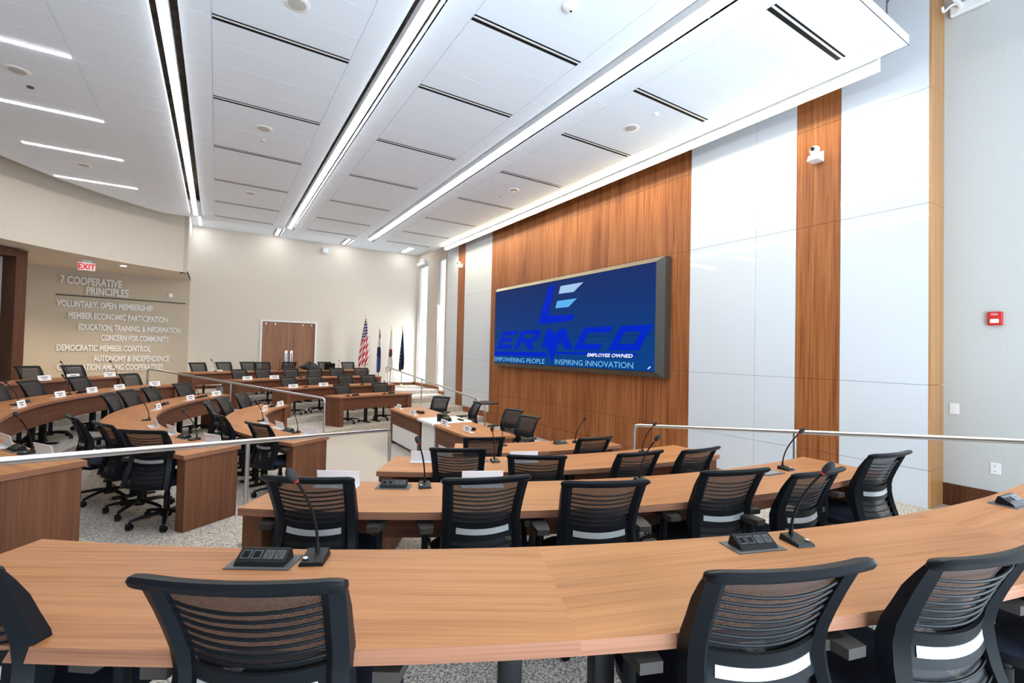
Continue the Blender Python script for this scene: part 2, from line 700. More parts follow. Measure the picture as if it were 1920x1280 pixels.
NW = (-1.4, 0.75, 0.75, 5.6)
wall_x('wall_right', XW, YN, 1.965, 0, 6.6, [NW], M['greyedpaint'])
FW1, FW2 = (18.02, 19.02, 0.72, 5.6), (16.25, 16.93, 0.55, 5.6)
wall_x('wall_recess', XW, 15.21, YF + 0.15, 0, 6.6, [FW1, FW2], M['paint'])
DR = (1.378, 3.162, 0.6, 3.0)
wall_y('wall_far', YF, -0.82, XW, 0, 6.6, [DR], M['litpaint'])
NWW = [(-0.7, 2.0, 1.0, 5.6), (2.2, 4.9, 1.0, 5.6)]  # openings added in the unseen near wall to let the fill in
wall_y('wall_near', YN - 0.15, -9, XW, 0, 6.6, NWW, M['paint'])
# window frames and panes
wn = 0


def window_x(x, h):
    global wn
    wn += 1
    mb = MB()
    t = 0.05
    y0, y1, z0, z1 = h
    for a in ((y0, y0 + t, z0, z1), (y1 - t, y1, z0, z1), (y0 + t, y1 - t, z0, z0 + t), (y0 + t, y1 - t, z1 - t, z1)):
        mb.box(x + 0.06, x + 0.13, *a)
    fr = struct(mb.build('window_%d' % wn, M['white']))
    g = MB().box(x + 0.09, x + 0.096, y0 + t, y1 - t, z0 + t, z1 - t).build('pane', M['glass'], fr)
    return fr


def window_y(y, h):
    global wn
    wn += 1
    mb = MB()
    t = 0.05
    x0, x1, z0, z1 = h
    for a in ((x0, x0 + t, z0, z1), (x1 - t, x1, z0, z1), (x0 + t, x1 - t, z0, z0 + t), (x0 + t, x1 - t, z1 - t, z1)):
        mb.box(a[0], a[1], y - 0.12, y - 0.05, a[2], a[3])
    fr = struct(mb.build('window_%d' % wn, M['white']))
    MB().box(x0 + t, x1 - t, y - 0.09, y - 0.084, z0 + t, z1 - t).build('pane', M['glass'], fr)


window_x(XW, NW)
window_x(XW, FW1)
window_x(XW, FW2)
for h in NWW:
    window_y(YN, h)  # frames and panes for the added near-wall openings
# blind headrail over the corner window
tag(MB().rbox(7.06, 7.19, 18.1, 18.95, 5.62, 5.74, 0.01).rbox(7.10, 7.19, 18.3, 18.75, 5.78, 5.86, 0.008).build('blind_headrail', M['white']),
    'white blind headrail above the tall narrow corner window', 'blind')

# baseboards
mb = MB().box(XW - 0.015, XW, YN, 1.965, 0.0, 0.70)
struct(mb.build('baseboard_right', M['jamb']))
mb = MB()
for (y0, y1, z) in ((15.21, 16.6, 0.45), (16.6, 19.2, 0.60)):
    mb.box(XW - 0.015, XW, y0, y1, z - 0.2, z + 0.11)
struct(mb.build('baseboard_recess', M['wallwood']))
mb = MB().box(3.22, XW - 0.02, YF - 0.015, YF, 0.5, 0.71).box(-0.8, 1.32, YF - 0.015, YF, 0.5, 0.71)
struct(mb.build('baseboard_far', M['jamb']))

# ---- text wall (slightly turned) and the bulkhead over it
TW0 = Vector((-0.82, YF, 0))
TWD = Vector((-1, -0.21, 0)).normalized()      # runs away from the corner
TWN = Vector((0.21, -1, 0)).normalized()       # faces the room


def tw(s, z, out=0.0):
    p = TW0 + TWD * s + TWN * out
    return (p.x, p.y, z)


mb = MB()
mb.add([tw(0, 0), tw(8.5, 0), tw(8.5, 4.4), tw(0, 4.4), tw(0, 0, -.15), tw(8.5, 0, -.15), tw(8.5, 4.4, -.15), tw(0, 4.4, -.15)],
       [(0, 1, 2, 3), (4, 7, 6, 5), (0, 3, 7, 4), (1, 5, 6, 2), (0, 4, 5, 1), (3, 2, 6, 7)])
struct(mb.build('wall_text', M['textwall']))
RB = 9.85
a0, a1 = 121.9, 238.1
ths = [a0 + (a1 - a0) * i / 60 for i in range(61)]
mb = MB()


def pol(R, t):
    return (CX + R * math.cos(math.radians(t)), CY + R * math.sin(math.radians(t)))


JOINTS = (136.5, 150, 163, 197, 210)
for i in range(60):
    t, t2 = ths[i], ths[i + 1]
    q = [pol(RB, t), pol(RB, t2), pol(RB + 0.2, t2), pol(RB + 0.2, t)]
    mb.prism(q, 4.25, 6.7)
struct(mb.build('wall_bulkhead', M['paint'], smooth=25))
mb = MB()
for t in JOINTS:
    q = [pol(RB - 0.002, t), pol(RB - 0.002, t + 0.05), pol(RB + 0.01, t + 0.05), pol(RB + 0.01, t)]
    mb.prism(q, 4.25, 6.6)
struct(mb.build('trim_3', M['grey']))
mb = MB()
mb.box(-1.0, -0.82, 17.1, YF + 0.1, 4.25, 6.7)
struct(mb.build('wall_corner_return', M['paint']))
mb = MB()
for i in range(60):
    t, t2 = ths[i], ths[i + 1]
    mb.prism([pol(RB + 0.2, t), pol(RB + 0.2, t2), pol(15.5, t2), pol(15.5, t)], 4.25, 4.35)
mb.box(-3.0, -0.82, 17.2, YF + 0.1, 4.253, 4.34)
struct(mb.build('ceiling_soffit', M['paint']))
# outer enclosure left and behind
mb = MB().box(-9.2, -9.0, YN, YF, 0, 6.7)
struct(mb.build('wall_left', M['paint']))

# portal to the lobby in the left wall: walnut casing round pale panels
pd = Vector((0.385, 0.42, 0)).normalized()
pn = Vector((pd.y, -pd.x, 0))
P0 = Vector((-3.85, 15.50, 0))


def pt(s, z, d=0.0):
    p = P0 - pd * s - pn * d
    return (p.x, p.y, z)


def pbox(mb, s0, s1, z0, z1, d0, d1):
    mb.add([pt(s0, z0, d0), pt(s1, z0, d0), pt(s1, z1, d0), pt(s0, z1, d0), pt(s0, z0, d1), pt(s1, z0, d1), pt(s1, z1, d1), pt(s0, z1, d1)],
           [(0, 1, 2, 3), (4, 7, 6, 5), (0, 3, 7, 4), (1, 5, 6, 2), (0, 4, 5, 1), (3, 2, 6, 7)])


mb = MB()
pbox(mb, 0, 0.22, 0.55, 4.22, 0, 0.55)
pbox(mb, 0.22, 2.4, 4.05, 4.22, 0, 0.55)
pbox(mb, 2.4, 2.62, 0.55, 4.22, 0, 0.55)
port = struct(mb.build('door_2', M['jamb']))
mb = MB()
pbox(mb, 0.22, 2.4, 0.6, 2.42, 0.40, 0.45)
pbox(mb, 0.22, 2.4, 2.43, 4.05, 0.40, 0.45)
mb.build('panel', M['greyedpaint'], port)

# ---- double door in the far wall
mb = MB()
t = 0.06
mb.box(DR[0] - t, DR[0], YF - 0.03, YF + 0.12, 0.6, DR[3] + t).box(DR[1], DR[1] + t, YF - 0.03, YF + 0.12, 0.6, DR[3] + t).box(DR[0], DR[1], YF - 0.03, YF + 0.12, DR[3], DR[3] + t)
d1 = struct(mb.build('door_1', M['white']))
xm = (DR[0] + DR[1]) / 2
for (x0, x1, hx) in ((DR[0] + 0.004, xm - 0.003, xm - 0.12), (xm + 0.003, DR[1] - 0.004, xm + 0.06)):
    lf = MB().box(x0, x1, YF + 0.02, YF + 0.065, 0.61, DR[3] - 0.006).build('leaf', M['doorwood'], d1)
    hp = MB().box(hx, hx + 0.075, YF + 0.008, YF + 0.02, 1.42, 1.95).build('push_plate', M['steel'], lf)
    MB().tube([(hx + .037, YF - 0.03, 1.50), (hx + .037, YF - 0.045, 1.52), (hx + .037, YF - 0.045, 1.84), (hx + .037, YF - 0.03, 1.86)], 0.012, 8).tube(
        [(hx + .037, YF + 0.01, 1.52), (hx + .037, YF - 0.045, 1.52)], 0.01, 8).tube([(hx + .037, YF + 0.01, 1.84), (hx + .037, YF - 0.045, 1.84)], 0.01, 8).build('handle', M['darkgrey'], lf, 40)
    cs = MB()
    for dx in (0.10, 0.40) if x0 < xm - 0.5 else (0.45, 0.75):
        cs.box(x0 + dx, x0 + dx + 0.03, YF + 0.01, YF + 0.02, 2.9, 2.95)
    cs.build('door_fitting', M['steel'], lf)

# ---- ceiling: suspended white tile cloud in bays, troughs between, higher ceiling round it
ZC = 5.60
CY0, CY1 = 2.04, 15.56
SLOTS = [2.57, 4.365, 5.905, 7.825, 9.745, 11.72, 13.49, 15.03]
rows = [CY0, SLOTS[0]]
for a, b in zip(SLOTS[:-1], SLOTS[1:]):
    n = max(2, round((b - a) / 0.48))
    rows += [a + (b - a) * k / n for k in range(1, n)] + [b]
rows += [CY1]
BAYS = [(-0.455, 1.585, (-0.155, 1.265)), (1.845, 3.905, (2.165, 3.605)), (4.225, 6.40, (4.575, 6.055))]
cl = MB()
g = 0.0028
for (x0, x1, inner) in BAYS:
    cols = [x0, inner[0], inner[1], x1]
    for i in range(3):
        for j in range(len(rows) - 1):
            a = g if i > 0 else 0
            b = g if i < 2 else 0
            cl.box(cols[i] + a, cols[i + 1] - b, rows[j] + g, rows[j + 1] - g, ZC, ZC + 0.02)
    cl.box(x0 + 0.004, x1 - 0.004, CY0 + 0.004, CY1 - 0.004, ZC + 0.012, ZC + 0.10)
    cl.box(x0, x1, CY0, CY0 + 0.01, ZC, ZC + 0.10)
    cl.box(x1 - 0.008, x1, CY0, CY1, ZC, ZC + 0.10)
    cl.box(x0, x0 + 0.008, CY0, CY1, ZC, ZC + 0.10)


def xarc(y):
    d = 8.85 ** 2 - (y - CY) ** 2
    return CX - math.sqrt(max(d, 0.01))


LS = [-0.715, -1.60, -3.045, -9]
for j in range(len(rows) - 1):
    n = 3
    for q in range(n):
        ya, yb = rows[j] + (rows[j + 1] - rows[j]) * q / n, rows[j] + (rows[j + 1] - rows[j]) * (q + 1) / n
        ga = g if q == 0 else 0
        gb = g if q == n - 1 else 0
        ya += ga
        yb -= gb
        for i in range(3):
            xr = LS[i] - (g if i else 0)
            xla, xlb = max(LS[i + 1] + g, xarc(ya)), max(LS[i + 1] + g, xarc(yb))
            if min(xla, xlb) >= xr - 0.002:
                continue
            cl.prism([(min(xla, xr), ya), (xr, ya), (xr, yb), (min(xlb, xr), yb)], ZC, ZC + 0.02)
        xla, xlb = xarc(ya) + 0.01, xarc(yb) + 0.01
        if max(xla, xlb) < LS[0]:
            cl.prism([(xla, ya - ga), (LS[0], ya - ga), (LS[0], yb + gb), (xlb, yb + gb)], ZC + 0.012, ZC + 0.10)
struct(cl.build('ceiling', M['ceil']))
# the higher ceiling around and above
ZU = 6.13
mb = MB()
for (x0, x1) in ((-0.82, 1.585), (1.845, 3.905), (4.225, 6.29), (6.56, XW)):
    mb.box(x0, x1, 15.9, YF, ZU, ZU + 0.05)
mb.box(-9, XW, YN, 1.6, 6.45, 6.5)
struct(mb.build('ceiling_upper', M['ceil']))
mb = MB().box(-9.2, XW + 0.15, YN - 0.15, YF + 0.15, 6.62, 6.7)
struct(mb.build('ceiling_deck', M['plenum']))

# ================================================================== CEILING FIXTURES
# long linear lamps hung in the troughs
TR = [(-0.585, 'over the aisle between the seating blocks', 2.3, 15.2), (1.715, 'second from the lettered wall', 2.3, 15.2), (4.065, 'second from the video wall', 2.3, 15.2)]
LN = ['long linear ceiling lamp nearest the lettered wall, in its brown trough', 'long linear ceiling lamp in the middle trough', 'long linear ceiling lamp in the white-sided trough nearest the video wall panels']
for (x, _, y0, y1), lab in zip(TR, LN):
    t_ = thing('linear_lamp', lab, 'ceiling lamp', (x, (y0 + y1) / 2, ZC), 0, 'long linear ceiling lamps')
    h = (y1 - y0) / 2
    MB().box(-0.05, 0.05, -h, h, 0.0, 0.10).build('housing', M['white'], t_)
    MB().rbox(-0.047, 0.047, -h, h, -0.022, 0.0, 0.008, 1).build('lens', M['lamp'], t_)
    cb = MB()
    for k in range(6):
        yy = -h + 0.4 + k * (2 * h - 0.8) / 5
        cb.tube([(0, yy, 0.10), (0, yy, 1.02)], 0.004, 6)
    cb.build('suspension_cable', M['steel'], t_)
# wall washer along the cloud edge
t_ = thing('wall_washer_lamp', 'long white linear lamp along the ceiling edge above the video wall', 'ceiling lamp', (6.465, 8.5, 5.555))
h = 6.15
MB().box(-0.045, 0.045, -h, h, 0.014, 0.11).box(0.043, 0.049, -h, h, -0.060, 0.11).box(-0.045, 0.043, -h, -h + 0.008, -0.060, 0.014).box(-0.045, 0.043, h - 0.008, h, -0.060, 0.014).build('housing', M['white'], t_)
MB().rbox(-0.043, 0.043, -h + 0.01, h - 0.01, -0.012, 0.014, 0.006, 1).build('lens', M['lampwash'], t_)
bk = MB()
for k in range(8):
    yy = -h + 0.3 + k * (2 * h - 0.6) / 7
    bk.box(-0.075, -0.045, yy - 0.02, yy + 0.02, 0.06, 0.13)
bk.build('bracket', M['steel'], t_)
# short lamps in the upper ceiling by the far wall
for x, lab in ((-0.585, 'short linear lamp above the corner by the lettered wall'), (1.715, 'short linear lamp by the far wall, above the double door'), (4.065, 'short linear lamp by the far wall, above the striped flag'), (6.425, 'short linear lamp by the far wall, above the corner window')):
    t_ = thing('short_linear_lamp', lab, 'ceiling lamp', (x, 18.35, ZU + 0.02), 0, 'short linear lamps at the far wall')
    MB().box(-0.05, 0.05, -0.6, 0.6, 0.0, 0.08).build('housing', M['white'], t_)
    MB().rbox(-0.047, 0.047, -0.6, 0.6, -0.02, 0.0, 0.008, 1).build('lens', M['lamp'], t_)
    MB().tube([(0, -0.45, 0.08), (0, -0.45, 0.48)], 0.004, 6).tube([(0, 0.45, 0.08), (0, 0.45, 0.48)], 0.004, 6).build('suspension_cable', M['steel'], t_)
# recessed cross strips in the left part of the cloud
LY = [5.905, 7.75, 9.72, 11.57, 13.50]
LNM = ['fifth', 'fourth', 'third', 'second', 'first']
for y, k in zip(LY[1:], LNM[1:]):
    t_ = thing('recessed_strip_lamp', 'recessed cross strip lamp, %s from the curved ceiling edge' % k, 'ceiling lamp', (-2.32, y, ZC), 0, 'recessed cross strip lamps')
    MB().box(-0.70, 0.70, -0.04, 0.04, -0.004, 0.0).build('trim', M['white'], t_)
    MB().box(-0.69, 0.69, -0.033, 0.033, -0.009, -0.004).build('lens', M['lamp'], t_)
# slot diffusers
BN = ['left bay', 'middle bay', 'bay along the video wall']
BN = ['bay nearest the lettered wall', 'middle ceiling bay', 'bay along the video wall']
for bi, (x0, x1, inner) in enumerate(BAYS):
    for si, y in enumerate(SLOTS):
        if (bi == 0 and y < 5.5) or (bi == 1 and y < 3.5):
            continue
        k = ORD[len(SLOTS) - 1 - si]
        w = (inner[1] - inner[0]) / 2 - 0.004
        t_ = thing('slot_diffuser', 'black slot air diffuser in the %s, %s from the far wall' % (BN[bi], k), 'air diffuser', ((inner[0] + inner[1]) / 2, y, ZC), 0, 'ceiling slot air diffusers')
        MB().box(-w, w, -0.050, 0.046, -0.003, 0.0).build('slot', M['ink'], t_)
        MB().box(-w, w, -0.028, -0.004, -0.006, -0.003).build('blade', M['white'], t_)
# ceiling speakers and sensors
SP = [(0.55, 5.2, 'middle of three in the bay nearest the lettered wall', 0)]
SPK = [(0.587, 5.205, 'nearest the camera in the lettered-wall bay'), (0.537, 8.506, 'in the lettered-wall bay, with a small sensor beside it'),
       (0.552, 12.292, 'in the lettered-wall bay, closest to the far wall'), (5.336, 8.567, 'in the video-wall bay, towards the far wall'), (5.322, 5.152, 'in the video-wall bay, nearer the camera'),
       (-2.295, 8.546, 'between the cross strip lamps, larger of the two'), (-2.335, 12.344, 'between the cross strip lamps nearest the curved ceiling edge')]
for (x, y, w) in SPK:
    t_ = thing('ceiling_speaker', 'round grey ceiling speaker ' + w, 'speaker', (x, y, ZC), 0, 'round ceiling speakers')
    MB().lathe([(0.125, 0.0), (0.125, -0.006), (0.115, -0.010)], n=24).build('rim', M['white'], t_, 40)
    MB().lathe([(0.113, -0.008), (0.05, -0.013), (0.001, -0.014)], n=24).build('grille', M['grey'], t_, 40)
SEN = [(-2.285, 9.0, 'small dark ceiling sensor beside the speaker between the cross strip lamps', 'darkgrey'), (0.559, 9.003, 'small grey ceiling sensor in the bay nearest the lettered wall', 'grey'),
       (5.293, 4.637, 'small white ceiling sensor in the bay along the video wall, nearest the camera', 'white'), (5.336, 9.085, 'tiny grey ceiling sensor in the bay along the video wall', 'grey'),
       (2.877, 11.94, 'small white ceiling sensor in the middle bay near the far wall', 'white')]
for (x, y, lab, mm) in SEN:
    tag(MB().lathe([(0.04, 0.0), (0.04, -0.008), (0.025, -0.02), (0.001, -0.022)], n=16).build('ceiling_sensor', M[mm], None, 40, (x, y, ZC)), lab, 'sensor')
t_ = thing('smoke_detector', 'white round smoke detector in the middle ceiling bay', 'smoke detector', (2.913, 3.686, ZC))
MB().lathe([(0.075, 0.0), (0.075, -0.012), (0.06, -0.03), (0.03, -0.04), (0.001, -0.042)], n=24).build('housing', M['white'], t_, 40)
MB().lathe([(0.012, -0.042), (0.010, -0.048), (0.001, -0.049)], c=(0.02, 0, 0), n=12).build('lens', M['black'], t_, 40)
# downlights in the soffit with their real beams
for (x, y, lab) in ((-2.27, 16.83, 'round recessed downlight in the soffit above the wall lettering'), (-4.57, 16.49, 'round recessed downlight in the soffit by the walnut portal')):
    t_ = thing('downlight', lab, 'ceiling lamp', (x, y, 4.25), 0, 'soffit downlights')
    MB().lathe([(0.085, 0.0), (0.085, -0.006), (0.07, -0.008)], n=20).build('trim_ring', M['white'], t_, 40)
    MB().lathe([(0.068, -0.004), (0.066, -0.012), (0.001, -0.014)], n=20).build('lens', M['lamp'], t_, 40)
    d = bpy.data.lights.new('downlight_beam', 'SPOT')
    d.energy = 330
    d.color = (1.0, 0.80, 0.58)
    d.spot_size = math.radians(115)
    d.spot_blend = 0.8
    d.shadow_soft_size = 0.06
    o = bpy.data.objects.new('downlight_beam', d)
    o.location = (x, y, 4.23)
    COL.objects.link(o)
# hanger wires at the cloud corner
tag(MB().tube([(6.25, 2.2, 5.7), (6.25, 2.2, 6.45)], 0.006, 6).tube([(6.25, 2.2, 6.1), (6.45, 2.1, 6.45)], 0.006, 6).build('ceiling_hanger', M['darkgrey']), 'thin dark hanger wires above the near corner of the ceiling cloud', 'hanger')
# white bracket high on the side wall
t_ = thing('wall_bracket', 'white metal bracket with curled arms high on the grey side wall', 'bracket', (7.19, 1.72, 6.12))
MB().rbox(-0.06, 0.0, -0.15, 0.18, 0.0, 0.12, 0.012).rbox(-0.30, -0.05, 0.06, 0.10, 0.05, 0.10, 0.01).build('mount', M['white'], t_)
for yy in (0.16, -0.18):
    pth = [(-0.05, yy * 0.5, 0.08)] + [(-0.10 - 0.05 * k, yy * (0.5 + 0.1 * k), 0.08 - 0.012 * k * k * 0.6) for k in range(1, 5)] + [(-0.33, yy, -0.06), (-0.36, yy, -0.05), (-0.365, yy, -0.02)]
    MB().tube(pth, 0.014, 8).build('arm', M['white'], t_, 60)

# ================================================================== WALL ITEMS
# video wall
XS = 6.55
YL, YR, ZB, ZT = 11.344, 5.686, 1.800, 3.754
vw = thing('video_wall', 'large blue video wall in a bevelled black frame on the walnut panelling', 'screen', (XF, (YL + YR) / 2, ZB))
yc = (YL + YR) / 2


def V(x, y, z):
    return (x - XF, y - yc, z - ZB)


fr = MB()
o_ = 0.10
inn = [(YL + .004, ZB - .004), (YR - .004, ZB - .004), (YR - .004, ZT + .004), (YL + .004, ZT + .004)]
out = [(YL + o_, ZB - o_), (YR - o_ - 0.03, ZB - o_), (YR - o_ - 0.03, ZT + o_), (YL + o_, ZT + o_)]
vsf = [V(XS + 0.004, *p) for p in inn] + [V(XS + 0.10, *p) for p in out] + [V(XF - 0.001, *p) for p in out]
fs = []
for i in range(4):
    j = (i + 1) % 4
    fs += [(i, j, 4 + j, 4 + i), (4 + i, 4 + j, 8 + j, 8 + i)]
fr.add(vsf, fs)
fr.build('bezel_frame', plain('video_wall_frame', (0.085, 0.08, 0.075), 0.3, metal=0.5), vw)
W_, H_ = YL - YR, ZT - ZB
bp_ = MB()
bp_.add([V(XS + 0.052, YL, ZB), V(XS + 0.052, YR, ZB), V(XS + 0.052, YR, ZT), V(XS + 0.052, YL, ZT), V(XS + 0.06, YL, ZB), V(XS + 0.06, YR, ZB), V(XS + 0.06, YR, ZT), V(XS + 0.06, YL, ZT)], [(0, 1, 2, 3), (4, 7, 6, 5), (0, 4, 5, 1), (1, 5, 6, 2), (2, 6, 7, 3), (3, 7, 4, 0)])
bp_.build('back_plate', M['black'], vw)


def suv(u, v, d=0.0):
    return V(XS - d, YL - u * W_, ZB + v * H_)


for i in range(5):
    for j in range(3):
        e = 0.0009
        u0, u1, v0, v1 = i / 5 + e, (i + 1) / 5 - e, j / 3 + 2.2 * e, (j + 1) / 3 - 2.2 * e
        s = MB()
        s.add([suv(u0, v0), suv(u1, v0), suv(u1, v1), suv(u0, v1), suv(u0, v0, -.05), suv(u1, v0, -.05), suv(u1, v1, -.05), suv(u0, v1, -.05)],
              [(0, 1, 2, 3), (4, 7, 6, 5), (0, 4, 5, 1), (1, 5, 6, 2), (2, 6, 7, 3), (3, 7, 4, 0)],
              [[(u0, v0), (u1, v0), (u1, v1), (u0, v1)]] + [[(u0, v0)] * 4] * 5)
        s.build('display_panel', M['screen'], vw)
BLUE = glow('logo_blue', (0.0, 0.022, 0.62), 0.66)
PALE = glow('logo_pale', (0.40, 0.62, 0.88), 0.68)
SKY = glow('logo_sky', (0.12, 0.48, 0.90), 0.68)
TXT = glow('screen_text', (0.22, 0.62, 0.95), 0.62)
WTXT = glow('screen_white_text', (0.9, 0.95, 1.0), 0.75)


def spoly(pts, mat, name, d=0.003):
    mb = MB()
    n = len(pts)
    mb.add([suv(u, v, d) for u, v in pts], [tuple(range(n))])
    o = mb.build(name, mat, vw)
    return o


spoly([(0.437, 0.927), (0.483, 0.981), (0.441, 0.598), (0.37, 0.498)], BLUE, 'logo_stem')
spoly([(0.424, 0.598), (0.616, 0.578), (0.586, 0.515), (0.37, 0.498)], BLUE, 'logo_foot', 0.0034)
spoly([(0.519, 0.926), (0.657, 0.927), (0.601, 0.836), (0.507, 0.839)], PALE, 'logo_upper_bar')
spoly([(0.499, 0.757), (0.622, 0.76), (0.571, 0.673), (0.487, 0.675)], SKY, 'logo_middle_bar')
# the block word ERMCO, letter by letter in a slanted box grid


def slant(u0, w, polys, name, v0=0.19, v1=0.43, sl=0.06):
    mb = MB()
    for pts in polys:
        q = []
        for (a, b) in pts:
            q.append(suv(u0 + a * w + sl * b, v0 + b * (v1 - v0), 0.003))
        mb.add(q, [tuple(range(len(q)))])
    mb.build(name, BLUE, vw)


slant(0.026, 0.125, [[(0, 0), (.22, 0), (.22, 1), (0, 1)], [(.22, 0), (.95, 0), (1.0, .24), (.22, .24)], [(.22, .40), (.85, .40), (.9, .62), (.22, .62)], [(.22, .78), (1.0, .78), (1.08, 1), (.22, 1)]], 'logo_letter')
slant(0.181, 0.155, [[(0, 0), (.22, 0), (.22, 1), (0, 1)], [(.22, .8), (.9, .8), (1.0, 1), (.22, 1)], [(.75, .45), (1.0, .5), (1.0, .95), (.78, .85)], [(.22, .36), (.85, .36), (1.0, .55), (.22, .56)], [(.45, .40), (.75, .40), (1.05, 0), (.72, 0)]], 'logo_letter')
spoly([(0.40, .19), (0.427, .43), (.467, .43), (.486, .363), (.52, .431), (.556, .43), (.60, .192), (.557, .192), (.522, .30), (.472, .041), (.433, .222)], BLUE, 'logo_letter', 0.0033)
slant(0.606, 0.15, [[(0, 0), (.25, .0), (.25, 1), (0, 1)], [(.25, 0), (.92, 0), (.98, .26), (.25, .26)], [(.25, .76), (.98, .76), (1.04, 1), (.25, 1)]], 'logo_letter')
slant(0.794, 0.14, [[(0, 0), (.25, 0), (.25, 1), (0, 1)], [(.75, 0), (1.0, 0), (1.0, 1), (.75, 1)], [(.25, 0), (.75, 0), (.75, .26), (.25, .26)], [(.25, .76), (.75, .76), (.75, 1), (.25, 1)]], 'logo_letter')
spoly([(0.004, 0.155), (0.43, 0.155), (0.442, 0.10), (0.004, 0.10)], BLUE, 'logo_rule')
spoly([(0.50, 0.165), (0.93, 0.165), (0.915, 0.14), (0.49, 0.14)], BLUE, 'logo_rule')
TR_ = (PI / 2, 0, -PI / 2)


def stext(body, u0, u1, v0, size, mat, **k):
    o = text(body, size, mat, suv(u0, v0, 0.004), TR_, vw, 'screen_lettering', 0.0005, **k)
    bpy.context.view_layer.update()
    wd = o.dimensions.x
    tgt = (u1 - u0) * W_
    o.scale = (tgt / max(wd, 1e-3), 1, 1)
    return o


stext('EMPOWERING PEOPLE', 0.002, 0.418, 0.016, 0.165, TXT)
stext('INSPIRING INNOVATION', 0.489, 0.91, 0.020, 0.165, TXT)
stext('EMPLOYEE OWNED', 0.684, 0.909, 0.122, 0.095, WTXT, off=0.002, shear=0.25)
spoly([(0.972, 0.024), (0.978, 0.024), (0.988, 0.046), (0.982, 0.046)], WTXT, 'cursor_mark')

# lettering on the taupe wall
TWR = (PI / 2, 0, math.atan2(-TWD.y, -TWD.x))


def s_of(x):
    return (TW0.x - x) / -TWD.x if False else (x - TW0.x) / TWD.x


tw_sign = thing('wall_lettering', 'raised pale lettering of seven cooperative principles on the taupe wall', 'sign', tw(s_of(-2.5), 1.28, 0.0), 0)
bpy.context.view_layer.update()


def wtext(body, x0, x1, z, size):
    p = Vector(tw(s_of(x0), z, 0.02)) - tw_sign.location
    o = text(body, size, M['letter'], p, TWR, tw_sign, 'text_line', 0.012, off=0.0095)
    bpy.context.view_layer.update()
    tgt = abs(s_of(x1) - s_of(x0))
    o.scale = (tgt / max(o.dimensions.x, 1e-3), 1, 1)


for (b, x0, x1, z, sz) in (('7 COOPERATIVE', -3.92, -2.56, 3.81, 0.31), ('PRINCIPLES', -3.36, -2.40, 3.54, 0.31),
                           ('VOLUNTARY, OPEN MEMBERSHIP', -3.96, -1.78, 3.14, 0.25), ('MEMBER ECONOMIC PARTICIPATION', -3.72, -1.40, 2.80, 0.25), ('EDUCATION, TRAINING, & INFORMATION', -3.50, -1.05, 2.465, 0.25),
                           ('CONCERN FOR COMMUNITY', -2.99, -1.34, 2.16, 0.25), ('DEMOCRATIC MEMBER CONTROL', -3.93, -1.80, 1.84, 0.25), ('AUTONOMY & INDEPENDENCE', -3.13, -1.31, 1.53, 0.25), ('COOPERATION AMONG COOPERATIVES', -3.90, -1.47, 1.26, 0.25)):
    wtext(b, x0, x1, z, sz)
mb = MB()
sa, sb = s_of(-3.99), s_of(-0.93)
q = [tw(sa, 3.45, 0.0), tw(sb, 3.45, 0.0), tw(sb, 3.48, 0.0), tw(sa, 3.48, 0.0), tw(sa, 3.45, 0.025), tw(sb, 3.45, 0.025), tw(sb, 3.48, 0.025), tw(sa, 3.48, 0.025)]
mb.add([tuple(Vector(p) - tw_sign.location) for p in q], [(0, 1, 2, 3), (4, 7, 6, 5), (0, 4, 5, 1), (1, 5, 6, 2), (2, 6, 7, 3), (3, 7, 4, 0)])
mb.build('rule', plain('dark_rule', (0.02, 0.016, 0.014), 0.5), tw_sign)
p = tw(s_of(-1.336), 3.70, 0.0)
t_ = thing('wall_sensor', 'small white square sensor on the taupe wall under the soffit', 'sensor', p, math.atan2(-TWD.y, -TWD.x))
MB().rbox(-0.055, 0.055, -0.03, 0.0, -0.06, 0.06, 0.006).build('cover', M['white'], t_)
# exit sign under the soffit
t_ = thing('exit_sign', 'red EXIT sign hanging from the soffit above the lettering', 'sign', (-2.95, 16.35, 4.08), math.radians(12))
MB().rbox(-0.17, 0.17, -0.02, 0.02, -0.10, 0.10, 0.006).build('housing', plain('exit_face', (0.8, 0.72, 0.72), 0.4, emit=(1, 0.8, 0.82), es=0.22), t_)
MB().box(-0.10, 0.10, -0.015, 0.015, 0.10, 0.17).build('mount', M['white'], t_)
text('EXIT', 0.20, glow('exit_red', (0.75, 0.004, 0.012), 0.7), (0, -0.024, -0.072), (PI / 2, 0, 0), t_, 'letters', 0.002, 'CENTER', 0.82, 0.004)
# right wall: fire alarm, switch, outlet
t_ = thing('fire_alarm', 'red fire alarm strobe on the grey side wall', 'alarm', (XW, 1.53, 2.58), PI / 2)
MB().rbox(-0.06, 0.06, 0.0, 0.045, -0.075, 0.075, 0.008).build('housing', M['red'], t_)
MB().rbox(-0.035, 0.035, 0.045, 0.065, -0.05, -0.005, 0.008).build('strobe_lens', M['white'], t_)
text('FIRE', 0.03, M['white'], (0, 0.047, 0.035), (PI / 2, 0, PI), t_, 'letters', 0.0005, 'CENTER')
t_ = thing('switch_plate', 'white blank switch plate on the grey side wall beside the veneer column', 'switch', (XW, 1.868, 1.56), PI / 2)
MB().rbox(-0.042, 0.042, 0.0, 0.01, -0.062, 0.062, 0.004).build('plate', M['white'], t_)
MB().rbox(-0.017, 0.017, 0.01, 0.014, -0.035, 0.035, 0.002).build('rocker', M['white'], t_)
t_ = thing('power_outlet', 'white power outlet low on the grey side wall', 'outlet', (XW, 1.53, 0.95), PI / 2)
MB().rbox(-0.042, 0.042, 0.0, 0.01, -0.062, 0.062, 0.004).build('plate', M['white'], t_)
